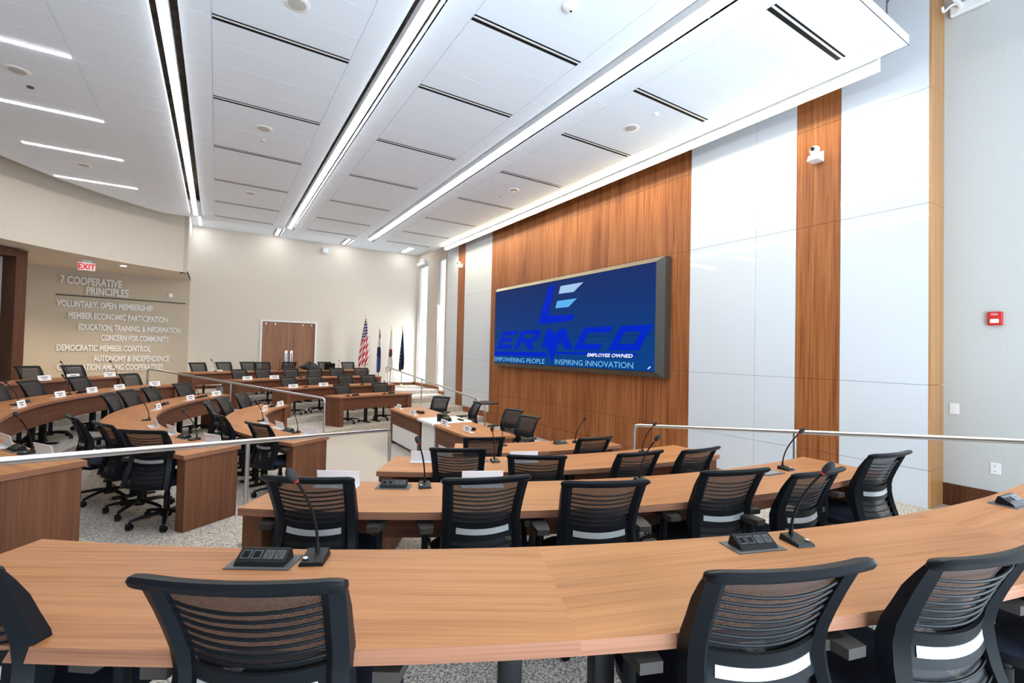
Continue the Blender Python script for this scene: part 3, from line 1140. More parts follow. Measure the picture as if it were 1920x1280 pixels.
for dz in (-0.028, 0.028):
    s = MB().lathe([(0.018, 0.01), (0.017, 0.013)], c=(0, 0, dz), n=16, axis='y').build('socket', M['paper'], t_)
    MB().box(-0.008, -0.005, 0.012, 0.0145, dz - 0.006, dz + 0.008).box(0.005, 0.008, 0.012, 0.0145, dz - 0.006, dz + 0.008).build('slots', M['ink'], s)


def ptz(loc, lab):
    """pan-tilt camera on a wall shelf, facing -x"""
    t_ = thing('conference_camera', lab, 'camera', loc, 0, 'wall-mounted conference cameras')
    MB().rbox(-0.02, 0.0, -0.07, 0.07, -0.06, 0.08, 0.004).rbox(-0.17, -0.02, -0.07, 0.07, -0.06, -0.035, 0.006).build('bracket', M['white'], t_)
    MB().lathe([(0.075, -0.035), (0.085, -0.02), (0.08, 0.005), (0.055, 0.02), (0.05, 0.03)], c=(-0.10, 0, 0), n=24).build('base', M['white'], t_, 40)
    hd = MB().lathe([(0.001, -0.062), (0.03, -0.055), (0.055, -0.03), (0.062, 0.0), (0.055, 0.03), (0.03, 0.055), (0.001, 0.062)], c=(-0.10, 0, 0.085), n=24).build('head', M['white'], t_, 60)
    MB().lathe([(0.026, -0.05), (0.026, -0.068), (0.018, -0.07)], c=(-0.10, 0.0, 0.09), n=16, axis='x').build('lens', M['black'], hd, 40)
    return t_


ptz((XF, 3.15, 4.80), 'white pan-tilt camera on the walnut strip nearest the camera')
ptz((XF, 14.06, 4.90), 'white pan-tilt camera on the narrow walnut strip by the far windows')
t_ = thing('wall_box', 'small white box speaker high on the far wall', 'speaker', (3.44, YF, 5.84), 0)
MB().rbox(-0.10, 0.10, -0.10, 0.0, -0.10, 0.10, 0.012).build('case', M['white'], t_)
MB().rbox(-0.085, 0.085, -0.106, -0.10, -0.085, 0.085, 0.003).build('grille', M['ceil'], t_)

# ================================================================== HANDRAILS


def fillet(pts, r=0.09, n=5):
    P = [Vector(p) for p in pts]
    out = [P[0]]
    for i in range(1, len(P) - 1):
        a, b = (P[i - 1] - P[i]), (P[i + 1] - P[i])
        rr = min(r, a.length * 0.45, b.length * 0.45)
        p0, p1 = P[i] + a.normalized() * rr, P[i] + b.normalized() * rr
        for k in range(n + 1):
            w = k / n
            out.append((p0 * (1 - w) + P[i] * w) * (1 - w) + (P[i] * (1 - w) + p1 * w) * w)
    out.append(P[-1])
    return [tuple(p) for p in out]


def rail(name, label, top, posts, loop=None):
    """top: rail polyline; posts: (x, y, ztop, zfloor)"""
    b = Vector((posts[0][0], posts[0][1], posts[0][3]))
    t_ = thing('handrail', label, 'handrail', tuple(b), 0, 'stainless aisle handrails')
    rel = lambda p: tuple(Vector(p) - b)
    MB().tube([rel(p) for p in fillet(top)], 0.024, 14).build('rail', M['steel'], t_, 50)
    for (x, y, zt, zf) in posts:
        po = MB().tube([rel((x, y, zf)), rel((x, y, zt))], 0.019, 12).build('post', M['steel'], t_, 50)
        MB().lathe([(0.05, 0), (0.05, 0.006), (0.022, 0.010)], c=rel((x, y, zf)), n=16).build('flange', M['steel'], po, 40)


def apt(R, t):
    t = math.radians(t)
    return CX + R * math.cos(t), CY + R * math.sin(t)


TH1, TH2 = 223.5, 136.5
zr = lambda R: 0.93 + (R - 3.07) * 0.116
p0, p1, p2 = apt(3.07, TH1), apt(5.67, TH1), apt(8.2, TH1)
p3 = apt(8.55, TH1)
rail('h', 'stainless handrail down the near aisle, crossing in front of the curved desks',
     [(*p0, 0.03), (*p0, zr(3.07)), (*p2, zr(8.2)), (*p3, zr(8.2)), (*p3, 1.05)],
     [(*p0, 0.2, 0.0), (*p1, zr(5.67), 0.30), (*p2, zr(8.2), 0.60)])
zr2 = lambda R: 0.975 + (R - 3.2) * 0.109
p0, p1, p2 = apt(3.2, TH2), apt(5.62, TH2), apt(7.95, TH2)
rail('h', 'stainless handrail down the far aisle between the curved desks and the far block',
     [(*p0, 0.03), (*p0, zr2(3.2)), (*p2, zr2(7.95)), (*p2, 0.63)],
     [(*p0, 0.2, 0.0), (*p1, zr2(5.62), 0.30), (*p2, 0.8, 0.60)])
xr = 5.6
zn = lambda y: 0.99 + (5.24 - y) * 0.1125
rail('h', 'stainless handrail beside the white wall panels at the near steps',
     [(xr, 5.24, 0.03), (xr, 5.24, zn(5.24)), (xr, 0.4, zn(0.4)), (xr, 0.1, zn(0.4)), (xr, 0.1, 1.1)],
     [(xr, 5.24, 0.2, 0.0), (xr, 2.82, zn(2.82), 0.30), (xr, 0.5, zn(0.5), 0.60)])
xr = 5.72
zf = lambda y: 0.87 + (y - 10.8) * 0.0695
rail('h', 'stainless handrail with looped ends at the far steps by the windows',
     [(xr, 10.86, 0.60), (xr, 10.62, 0.60), (xr, 10.62, zf(10.6)), (xr, 18.2, zf(18.2)), (xr, 18.45, zf(18.2)), (xr, 18.45, zf(18.2) - 0.22), (xr, 18.2, zf(18.2) - 0.22)],
     [(xr, 10.86, zf(10.8), 0.0), (xr, 14.6, zf(14.6), 0.30), (xr, 18.2, zf(18.2), 0.60)])

# ================================================================== DESKS


def arc_prm(kind, a, b, n):
    return [('a', a + (b - a) * i / n) for i in range(n + 1)]


def sect(mb, prms, r0, r1, z0, z1, uvdir=True, mat_top=0, mat_side=0):
    """a swept rectangular section between radii, with straight-grain UVs per piece"""
    A = [upt(r0, p) for p in prms]
    B = [upt(r1, p) for p in prms]
    n = len(A)
    mid = n // 2
    d = Vector((A[-1][0] - A[0][0], A[-1][1] - A[0][1]))
    d.normalize()
    e = Vector((-d.y, d.x))
    off = random.uniform(0, 40)

    def uv(p):
        return (p[0] * d.x + p[1] * d.y + off, p[0] * e.x + p[1] * e.y + off * 0.37)
    vs = [(x, y, z0) for x, y in A] + [(x, y, z0) for x, y in B] + [(x, y, z1) for x, y in A] + [(x, y, z1) for x, y in B]
    for i in range(n - 1):
        a, b, a2, b2 = i, n + i, 2 * n + i, 3 * n + i
        mb.add([vs[k] for k in (a2, a2 + 1, b2 + 1, b2)], [(0, 1, 2, 3)], [[uv(vs[k]) for k in (a2, a2 + 1, b2 + 1, b2)]], mat_top)
        mb.add([vs[k] for k in (a, a + 1, b + 1, b)], [(0, 1, 2, 3)], [[uv(vs[k]) for k in (a, a + 1, b + 1, b)]], mat_side)
        for (q0, q1) in ((a, a2), (b, b2)):
            L0 = uv(vs[q0])[0]
            L1 = uv(vs[q0 + 1])[0]
            mb.add([vs[q0], vs[q0 + 1], vs[q1 + 1], vs[q1]], [(0, 1, 2, 3)], [[(L0, z0), (L1, z0), (L1, z1), (L0, z1)]], mat_side)
    for i in (0, n - 1):
        q = (i, n + i, 3 * n + i, 2 * n + i)
        mb.add([vs[k] for k in q], [(0, 1, 2, 3)], [[(0, z0), (r1 - r0, z0), (r1 - r0, z1), (0, z1)]], mat_side)


DESKS = []


def desk(row, label, pieces, end_a, end_b, group):
    """pieces: list of lists of parameters (one worktop piece each); end_a/end_b: (kind, value) of the panelled ends"""
    z = FLZ[row]
    r0, r1 = RI[row], RI[row] + DEPTH
    mp = pieces[len(pieces) // 2]
    c = upt((r0 + r1) / 2, mp[len(mp) // 2])
    base = Vector((c[0], c[1], z))
    t_ = thing('curved_desk', label, 'desk', tuple(base), 0, group)

    def fin(mb, name, mats, parent=t_, smooth=None):
        mb.v = [tuple(Vector(p) - base) for p in mb.v]
        o = mb.build(name, mats, parent, smooth)
        bm = bmesh.new()
        bm.from_mesh(o.data)
        bmesh.ops.remove_doubles(bm, verts=list(bm.verts), dist=0.0005)
        bmesh.ops.recalc_face_normals(bm, faces=list(bm.faces))
        bm.to_mesh(o.data)
        bm.free()
        return o
    for pc in pieces:
        mb = MB()
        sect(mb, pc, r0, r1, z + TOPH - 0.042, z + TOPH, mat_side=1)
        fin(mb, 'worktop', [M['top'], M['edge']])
        mb = MB()
        pc = list(pc)
        sg_ = 1 if (pc[-1][1] > pc[0][1]) or pc[0][0] == 'f' else -1
        dtrim = math.degrees(0.05 / r0)
        if pc is not None and pieces[0][0] == pc[0]:
            pc[0] = (pc[0][0], pc[0][1] + dtrim) if pc[0][0] == 'a' else (pc[0][0], pc[0][1] - 0.05)
        if pieces[-1][-1] == pc[-1]:
            pc[-1] = (pc[-1][0], pc[-1][1] - dtrim) if pc[-1][0] == 'a' else (pc[-1][0], pc[-1][1] - 0.05)
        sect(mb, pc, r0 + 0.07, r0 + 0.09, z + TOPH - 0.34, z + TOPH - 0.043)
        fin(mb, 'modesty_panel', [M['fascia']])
    # end panels
    for (k, v), sg in ((end_a, 1), (end_b, -1)):
        mb = MB()
        th = 0.115
        if k == 'a':
            t = math.radians(v)
            rad = Vector((math.cos(t), math.sin(t), 0))
            tan = Vector((-math.sin(t), math.cos(t), 0)) * sg
            o = Vector((CX, CY, 0))
            q = [o + rad * (r0 + 0.025) + tan * 0.015, o + rad * (r1 - 0.025) + tan * 0.015, o + rad * (r1 - 0.025) + tan * (0.015 + th), o + rad * (r0 + 0.025) + tan * (0.015 + th)]
            pts = [(p.x, p.y) for p in q]
        else:
            s = -1 if k == 'n' else 1
            x0, x1 = v - 0.015, v - 0.015 - th
            ya, yb = CY + s * (r0 + 0.025), CY + s * (r1 - 0.025)
            pts = [(x0, ya), (x0, yb), (x1, yb), (x1, ya)]
        mb.prism(pts, z, z + TOPH - 0.043)
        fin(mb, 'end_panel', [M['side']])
    # pairs of black posts at the joints between pieces
    for i in range(len(pieces) - 1):
        k, v = pieces[i][-1]
        for s in (-1, 1):
            if k == 'a':
                da = math.degrees(0.15 / (r0 + 0.33)) * s
                px, py = upt(r0 + 0.33, ('a', v + da))
                an = math.radians(v + da)
            else:
                px, py = upt(r0 + 0.33, (k, v + 0.15 * s))
                an = PI / 2
            mb = MB()
            mb.X = Matrix.Translation((px, py, z)) @ Matrix.Rotation(an, 4, 'Z')
            mb.rbox(-0.04, 0.04, -0.036, 0.036, 0.02, TOPH - 0.043, 0.012).rbox(-0.20, 0.20, -0.045, 0.045, 0.0, 0.025, 0.008)
            fin(mb, 'leg', [M['black']], smooth=40)
    DESKS.append(t_)
    return t_


def P_(a, b, n=10):
    return arc_prm('a', a, b, n)


XE = 4.62
NG, LG, FG = 'curved desks of the near block', 'curved desks of the middle block', 'curved desks of the far block'
desk('A', 'nearest curved walnut desk, across the bottom of the view', [P_(232.0, 245.7), P_(245.7, 260.0), P_(260.0, 270.0) + [('n', XE)]], ('a', 232.0), ('n', XE), NG)
desk('B', 'second-nearest curved walnut desk, with six chairs behind it', [P_(233.5, 250.5), P_(250.5, 270) + [('n', XE)]], ('a', 233.5), ('n', XE), NG)
desk('C', 'third-nearest curved walnut desk, with four chairs', [P_(236.1, 253), P_(253, 270) + [('n', XE)]], ('a', 236.1), ('n', XE), NG)
desk('D', 'short walnut desk of the near block closest to the presenter desk', [P_(242.0, 258), P_(258, 270) + [('n', XE)]], ('a', 242.0), ('n', XE), NG)
desk('A', 'outermost curved walnut desk under the wall lettering', [P_(140.0, 155), P_(155, 170), P_(170, 180), P_(180, 190), P_(190, 205), P_(205, 218.5)], ('a', 140.0), ('a', 218.5), LG)
desk('B', 'second curved walnut desk before the wall lettering, with its end panel by the near aisle', [P_(140.3, 155), P_(155, 168), P_(168, 180), P_(180, 192), P_(192, 204), P_(204, 217.5)], ('a', 140.3), ('a', 217.5), LG)
desk('C', 'third curved walnut desk of the middle block, its end panel beside two chairs', [P_(143.2, 157), P_(157, 170), P_(170, 187), P_(187, 200), P_(200, 216.0)], ('a', 143.2), ('a', 216.0), LG)
desk('D', 'innermost tightly curved walnut desk around the open floor', [P_(147.0, 163), P_(163, 180), P_(180, 197), P_(197, 213.6)], ('a', 147.0), ('a', 213.6), LG)
desk('D', 'front walnut desk of the far block, with two chairs', [[('f', XE), ('a', 90)] + P_(90, 102)[1:], P_(102, 119.0)], ('f', XE), ('a', 119.0), FG)
desk('C', 'second walnut desk of the far block', [[('f', XE), ('a', 90)] + P_(90, 106)[1:], P_(106, 123.7)], ('f', XE), ('a', 123.7), FG)
desk('B', 'third walnut desk of the far block', [[('f', XE), ('a', 90)] + P_(90, 108)[1:], P_(108, 126.3)], ('f', XE), ('a', 126.3), FG)
desk('A', 'rearmost walnut desk before the double door', [[('f', XE), ('a', 90)] + P_(90, 109)[1:], P_(109, 119), P_(119, 127.8)], ('f', XE), ('a', 127.8), FG)

# presenter desk: two walnut desks with white inset fronts and a white lectern between
for (y0, y1, lab) in ((8.62, 10.45, 'walnut presenter desk with white inset front, on the far side of the white lectern'), (6.35, 7.88, 'walnut presenter desk with white inset front, on the near side of the white lectern')):
    t_ = thing('presenter_desk', lab, 'desk', (3.72, (y0 + y1) / 2, 0.0), 0, 'presenter desks')
    h = (y1 - y0) / 2
    mb = MB()
    n = 8
    vs = [(-.38, -h, .725), (.38, -h, .725), (.38, h, .725), (-.38, h, .725), (-.38, -h, .765), (.38, -h, .765), (.38, h, .765), (-.38, h, .765)]
    fs = [(0, 3, 2, 1), (4, 5, 6, 7), (0, 1, 5, 4), (1, 2, 6, 5), (2, 3, 7, 6), (3, 0, 4, 7)]
    mb.add(vs, fs, [[(vs[i][1] + y0, vs[i][0] + 3) for i in f] for f in fs])
    mb.build('worktop', M['top'], t_)
    mb = MB().box(-.35, -.32, -h + .02, h - .02, 0.44, .725).box(-.35, -.32, -h + .02, -h + .14, 0.0, 0.44).box(-.35, -.32, h - .14, h - .02, 0, 0.44)
    mb.build('front_frame', M['fascia'], t_)
    MB().box(-.342, -.328, -h + .14, h - .14, 0.07, 0.44).build('front_inset', M['whitefront'], t_)
    for s in (-1, 1):
        MB().box(-.32, .33, s * (h - .06) - .04, s * (h - .06) + .04, 0, .725).build('side_panel', M['side'], t_)
t_ = thing('lectern', 'white lectern block in the middle of the presenter desks', 'lectern', (3.70, 8.25, 0))
MB().rbox(-.33, .35, -.30, .30, 0.05, .735, .012).build('body', M['whitefront'], t_)
MB().box(-.28, .30, -.27, .27, 0.0, .05).build('plinth', M['darkgrey'], t_)
MB().rbox(-.40, .42, -.365, .365, .735, .785, .012).build('top', M['whitefront'], t_)

# ================================================================== CHAIRS


def back_y(z):
    """side profile of the chair back (y of the centre of the frame)"""
    K = [(0.42, -0.285), (0.50, -0.262), (0.60, -0.228), (0.69, -0.214), (0.76, -0.228), (0.86, -0.268), (0.965, -0.320)]
    for (z0, a), (z1, b) in zip(K[:-1], K[1:]):
        if z <= z1:
            w = (z - z0) / (z1 - z0)
            return a + (b - a) * w
    return K[-1][1]


def back_hw(z):
    K = [(0.42, 0.215), (0.69, 0.190), (0.80, 0.196), (0.965, 0.208)]
    for (z0, a), (z1, b) in zip(K[:-1], K[1:]):
        if z <= z1:
            w = (z - z0) / (z1 - z0)
            return a + (b - a) * w
    return K[-1][1]


def bow(u):
    return -0.034 * (1 - u * u)


def make_chair():
    t_ = thing('task_chair', 'x', 'chair')
    # five-star base
    hub = MB().lathe([(0.045, 0.07), (0.05, 0.09), (0.04, 0.13), (0.028, 0.14), (0.028, 0.30), (0.022, 0.30), (0.022, 0.41)], n=14).build('column', M['black'], t_, 40)
    for k in range(5):
        an = 2 * PI * k / 5 + 0.3
        c, s = math.cos(an), math.sin(an)
        path = [(c * r, s * r, z) for r, z in ((0.03, 0.115), (0.12, 0.112), (0.22, 0.098), (0.29, 0.082))]
        lg = MB().tube(path, [0.026, 0.024, 0.02, 0.017], 8, sy=0.75).build('leg', M['black'], t_, 50)
        m = MB()
        m.X = Matrix.Translation((c * 0.295, s * 0.295, 0)) @ Matrix.Rotation(an + 0.7, 4, 'Z')
        for o in (-0.022, 0.006):
            m.lathe([(0.010, o), (0.028, o + 0.001), (0.030, o + 0.006), (0.028, o + 0.015), (0.010, o + 0.016)], c=(0, 0, 0.030), n=12, axis='x')
        m.cyl((0, 0, 0), 0.008, 0.03, 0.085, 8)
        m.rbox(-0.026, 0.026, -0.026, 0.012, 0.045, 0.064, 0.006, 1)
        m.build('caster', M['black'], lg, 40)
    MB().rbox(-0.09, 0.09, -0.16, 0.12, 0.385, 0.425, 0.015).rbox(-0.25, 0.25, -0.05, 0.02, 0.392, 0.415, 0.01).build('mechanism', M['frame'], t_, 40)
    # seat: soft cushion with rounded front edge
    rows_, n, mseg = [], 13, 13
    sm = MB()
    for side in (0, 1):
        rr = []
        for i in range(n):
            u = -1 + 2 * i / (n - 1)
            r_ = []
            for j in range(mseg):
                v = -1 + 2 * j / (mseg - 1)
                # superellipse plan
                k = (abs(u) ** 4 + abs(v) ** 4) ** 0.25
                m_ = max(abs(u), abs(v), 1e-6)
                f = m_ / max(k, 1e-6)
                x, y = u * f * 0.245, 0.03 + v * f * 0.235
                edge = max(0.0, m_ - 0.72) / 0.28
                drop = (1 - math.sqrt(max(0, 1 - edge * edge))) * 0.032
                if side == 0:
                    z = 0.488 - drop - 0.010 * (1 - u * u) * (1 - v * v)
                else:
                    z = 0.425 + drop * 0.95 - 0.0
                r_.append((x, y, z))
            rr.append(r_)
        sm.grid(rr)
    # stitch the rim
    sm.build('seat', M['seat'], t_, 60)
    rim = MB()
    pts = []
    for k in range(36):
        a = 2 * PI * k / 36
        c, s = math.cos(a), math.sin(a)
        f = 1 / (abs(c) ** 4 + abs(s) ** 4) ** 0.25
        pts.append((c * f * 0.243, 0.03 + s * f * 0.233))
    rim.prism(pts, 0.42, 0.458)
    rim.build('seat_pan', M['frame'], t_, 40)
    # arms
    for s in (-1, 1):
        ar = MB().tube([(s * 0.20, -0.02, 0.405), (s * 0.275, -0.04, 0.42), (s * 0.298, -0.06, 0.50), (s * 0.295, -0.06, 0.645)], [0.022, 0.024, 0.026, 0.022], 10, sx=1.0, sy=0.7).build('armrest', M['frame'], t_, 50)
        p = [(-0.032, -0.10), (0.030, -0.10), (0.040, -0.02), (0.036, 0.10), (0.018, 0.165), (-0.016, 0.165), (-0.032, 0.10), (-0.040, -0.02)]
        MB().prism([(s * 0.297 + s * a * 1.1, b - 0.085) for a, b in p], 0.645, 0.676).build('arm_pad', M['armpad'], ar)
    # back frame: two deep side members, swept along the profile, and the bottom tie
    fm = MB()
    zs = [0.42, 0.46, 0.52, 0.58, 0.64, 0.70, 0.76, 0.82, 0.88, 0.93, 0.962]
    for s in (-1, 1):
        vs = []
        for z in zs:
            hw = back_hw(z)
            y = back_y(z)
            wd = 0.050 + 0.012 * max(0, (0.66 - abs(z - 0.55)) - 0.4)
            dp = (0.030 + 0.022 * math.exp(-((z - 0.66) / 0.14) ** 2)) * (1.0 if z < 0.9 else 1.0 - 0.6 * (z - 0.9) / 0.065)
            xi, xo = s * (hw - 0.028), s * (hw + 0.026)
            vs += [(xi, y - 0.004, z), (xi, y - 0.018, z), (s * (hw - 0.006), y - 0.022 - 0.3 * dp, z), (xo, y - 0.010, z), (xo, y + dp - 0.01, z), (s * (hw - 0.004), y + dp * 0.6, z)]
        fs = []
        for i in range(len(zs) - 1):
            for k in range(6):
                fs.append((i * 6 + k, i * 6 + (k + 1) % 6, (i + 1) * 6 + (k + 1) % 6, (i + 1) * 6 + k))
        fs += [tuple(range(5, -1, -1)), tuple((len(zs) - 1) * 6 + k for k in range(6))]
        fm.add(vs, fs)
    fm.tube([(u * 0.20, back_y(0.43) + bow(u) * 0.8, 0.43) for u in [-1 + 2 * i / 10 for i in range(11)]], 0.018, 8)
    # struts to the mechanism
    for s in (-1, 1):
        fm.tube([(s * 0.205, back_y(0.44), 0.44), (s * 0.17, -0.20, 0.41), (s * 0.10, -0.08, 0.402)], 0.017, 8)
    fm.build('back_frame', M['frame'], t_, 35)
    # top roll: broad flap leaning backwards
    us = [-1 + 2 * i / 16 for i in range(17)]
    ur = [-1, -0.985, -0.96, -0.92, -0.86] + [-0.75 + 0.15 * i for i in range(11)] + [0.86, 0.92, 0.96, 0.985, 1]
    nr = len(ur)
    tp = MB()
    vs = []
    for u in ur:
        e = abs(u)
        x = u * 0.243
        k_ = max(0.0, (e - 0.86) / 0.14)
        tap = 0.25 + 0.75 * math.sqrt(max(0.0, 1 - k_ * k_))
        y0 = back_y(0.965) + bow(u) * 0.9
        sec = [(0.008, 0.945), (0.014, 0.958), (0.006, 0.978), (-0.018, 0.990), (-0.040, 0.992), (-0.050, 0.983), (-0.042, 0.968), (-0.016, 0.952)]
        cy_, cz_ = -0.016, 0.970
        vs += [(x, y0 + cy_ + (a - cy_) * tap, cz_ + (b - cz_) * tap) for a, b in sec]
    fs = []
    for i in range(nr - 1):
        for k in range(8):
            fs.append((i * 8 + k, i * 8 + (k + 1) % 8, (i + 1) * 8 + (k + 1) % 8, (i + 1) * 8 + k))
    fs += [tuple(range(7, -1, -1)), tuple((nr - 1) * 8 + k for k in range(8))]
    tp.add(vs, fs)
    tp.build('top_rail', M['frame'], t_, 40)
    # knitted mesh, in front of the slats
    zz = [0.43 + (0.955 - 0.43) * i / 24 for i in range(25)]
    uu = [-1 + 2 * i / 12 for i in range(13)]
    MB().grid([[(u * (back_hw(z) - 0.008), back_y(z) + bow(u) + 0.012, z) for u in uu] for z in zz],
              [[(u * 0.18 + 0.5, z) for u in uu] for z in zz]).build('back_mesh', M['weave'], t_, 60)
    # bowed flexor slats behind the mesh
    sl = MB()
    for z in [0.475, 0.515, 0.555, 0.595] + [0.752 + 0.0262 * k for k in range(7)]:
        sl.tube([(u * (back_hw(z) - 0.02), back_y(z) + bow(u) - 0.006, z - 0.012 * (1 - u * u)) for u in us], 0.0043, 6)
    sl.build('back_slats', M['frame'], t_, 60)
    # lumbar band with a silver strip
    lb = MB()
    q0, q1 = [], []
    for u in us:
        def pt_(z, d):
            return (u * (back_hw(z) - 0.02), back_y(z) + bow(u) - d, z - 0.012 * (1 - u * u))
        q0.append([pt_(0.632, 0.004)] + [pt_(zz_, 0.016) for zz_ in (0.632, 0.655, 0.678, 0.705, 0.732)] + [pt_(0.732, 0.004), pt_(0.632, 0.004)])
    lb.grid(q0)
    b_ = lb.build('lumbar_band', M['frame'], t_, 30)
    sv = MB()
    q0 = []
    for u in [k * 0.86 for k in us]:
        def ps_(z, d):
            return (u * (back_hw(z) - 0.02), back_y(z) + bow(u) - d, z - 0.012 * (1 - u * u))
        q0.append([ps_(0.663, 0.0165), ps_(0.663, 0.020), ps_(0.678, 0.020), ps_(0.694, 0.020), ps_(0.694, 0.0165)])
    sv.grid(q0)
    sv.build('silver_strip', M['silver'], b_, 30)
    return t_


CH = [
    ('n', 'A', -0.60, 1.68, 54), ('n', 'A', 0.06, 1.22, 58), ('n', 'A', 1.24, 0.63, 70), ('n', 'A', 1.83, 0.40, 76), ('n', 'A', 2.62, 0.22, 78),
    ('n', 'B', 0.42, 2.62, 57), ('n', 'B', 1.24, 2.19, 73), ('n', 'B', 1.76, 1.84, 66), ('n', 'B', 2.63, 1.66, 74), ('n', 'B', 3.07, 1.41, 84), ('n', 'B', 4.15, 1.43, 82),
    ('n', 'C', 1.74, 3.58, 61), ('n', 'C', 2.18, 3.06, 59), ('n', 'C', 3.05, 2.78, 83), ('n', 'C', 3.66, 2.64, 87),
    ('n', 'D', 2.58, 4.65, 69), ('n', 'D', 3.74, 4.09, 83),
    ('l', 'A', -3.22, 13.24, 325), ('l', 'A', -2.70, 13.98, 322), ('l', 'A', -3.70, 12.40, 334),
    ('l', 'B', -2.65, 10.95, 343), ('l', 'B', -2.24, 12.00, 334), ('l', 'B', -1.60, 13.07, 324), ('l', 'B', -2.83, 10.1, 349),
    ('l', 'C', -0.57, 5.61, 55), ('l', 'C', -0.95, 6.27, 25), ('l', 'C', -1.32, 6.97, 18), ('l', 'C', -1.44, 9.77, 350), ('l', 'C', -1.30, 10.42, 340), ('l', 'C', -1.05, 11.02, 341), ('l', 'C', -0.60, 11.97, 327),
    ('l', 'D', 0.46, 6.69, 28), ('l', 'D', 0.06, 7.76, 14), ('l', 'D', -0.10, 9.45, 352), ('l', 'D', 0.10, 10.15, 340), ('l', 'D', 0.43, 10.86, 332),
    ('f', 'D', 2.83, 12.97, 290), ('f', 'D', 3.92, 13.23, 276),
    ('f', 'C', 1.65, 14.03, 298), ('f', 'C', 2.37, 14.35, 290), ('f', 'C', 3.28, 14.61, 281), ('f', 'C', 3.98, 14.69, 274),
    ('f', 'B', 0.53, 15.07, 302), ('f', 'B', 1.13, 15.40, 296), ('f', 'B', 1.93, 15.73, 289), ('f', 'B', 2.65, 15.95, 284), ('f', 'B', 3.34, 16.08, 278), ('f', 'B', 4.15, 16.15, 272),
    ('f', 'A', -0.46, 16.15, 303), ('f', 'A', 0.18, 16.74, 298), ('f', 'A', 0.84, 17.15, 293), ('f', 'A', 1.25, 16.98, 285), ('f', 'A', 2.09, 17.30, 240), ('f', 'A', 3.26, 17.73, 277), ('f', 'A', 4.06, 17.70, 272),
]
ROWN = {('n', 'A'): 'at the nearest curved desk', ('n', 'B'): 'at the second-nearest desk', ('n', 'C'): 'at the third-nearest desk', ('n', 'D'): 'at the short near-block front desk',
        ('l', 'A'): 'at the outermost lettered-wall desk', ('l', 'B'): 'at the second lettered-wall desk', ('l', 'C'): 'at the third middle-block desk', ('l', 'D'): 'at the innermost curved desk',
        ('f', 'D'): 'at the far-block front desk', ('f', 'C'): 'at the far-block second desk', ('f', 'B'): 'at the far-block third desk', ('f', 'A'): 'at the rearmost double-door desk'}


def ang(x, y):
    if x > CX:
        return (270 + (x - CX) * 10) if y < CY else (90 - (x - CX) * 10)
    return math.degrees(math.atan2(y - CY, x - CX)) % 360


def ordinals(items):
    """items (block,row,x,y,...) -> ordinal counted from the aisle handrail of that block"""
    res = {}
    for key in ROWN:
        ix = [i for i, it in enumerate(items) if (it[0], it[1]) == key]
        ix.sort(key=lambda i: ang(items[i][2], items[i][3]), reverse=(key[0] != 'n'))
        for r, i in enumerate(ix):
            res[i] = (ORD[r], len(ix))
    return res


RAILN = {'n': 'from the near aisle rail', 'l': 'from the near aisle rail', 'f': 'from the far aisle rail'}
GRP = {'n': 'chairs of the near block', 'l': 'chairs of the middle block', 'f': 'chairs of the far block'}
od = ordinals(CH)
chair0 = make_chair()
used = False
for i, (bl, row, x, y, fa) in enumerate(CH):
    a = math.radians(fa)
    bx, by = x + 0.335 * math.cos(a), y + 0.335 * math.sin(a)
    lab = 'black task chair %s, %s %s' % (ROWN[(bl, row)], od[i][0], RAILN[bl])
    rz = a - PI / 2
    loc = (bx, by, FLZ[row])
    if not used:
        used = True
        chair0.location = loc
        chair0.rotation_euler = (0, 0, rz)
        chair0['label'] = lab
        chair0['group'] = GRP[bl]
    else:
        dup(chair0, loc, rz, lab, GRP[bl])
for (x, y, fa, lab) in ((4.42, 10.3, 215, 'black mesh task chair behind the far end of the presenter desks'), (4.62, 9.05, 170, 'black mesh task chair turned side-on behind the white lectern'),
                        (4.72, 7.65, 195, 'taller black mesh task chair behind the presenter desk, beside the rail post'), (4.45, 6.75, 190, 'black mesh task chair behind the near end of the presenter desks')):
    a = math.radians(fa)
    dup(chair0, (x + 0.12 * math.cos(a), y + 0.12 * math.sin(a), 0), a - PI / 2, lab, 'chairs behind the presenter desks')

# ================================================================== DESK ITEMS


def inward(x, y):
    if x > CX:
        return PI / 2 if y < CY else -PI / 2
    return math.atan2(CY - y, CX - x)


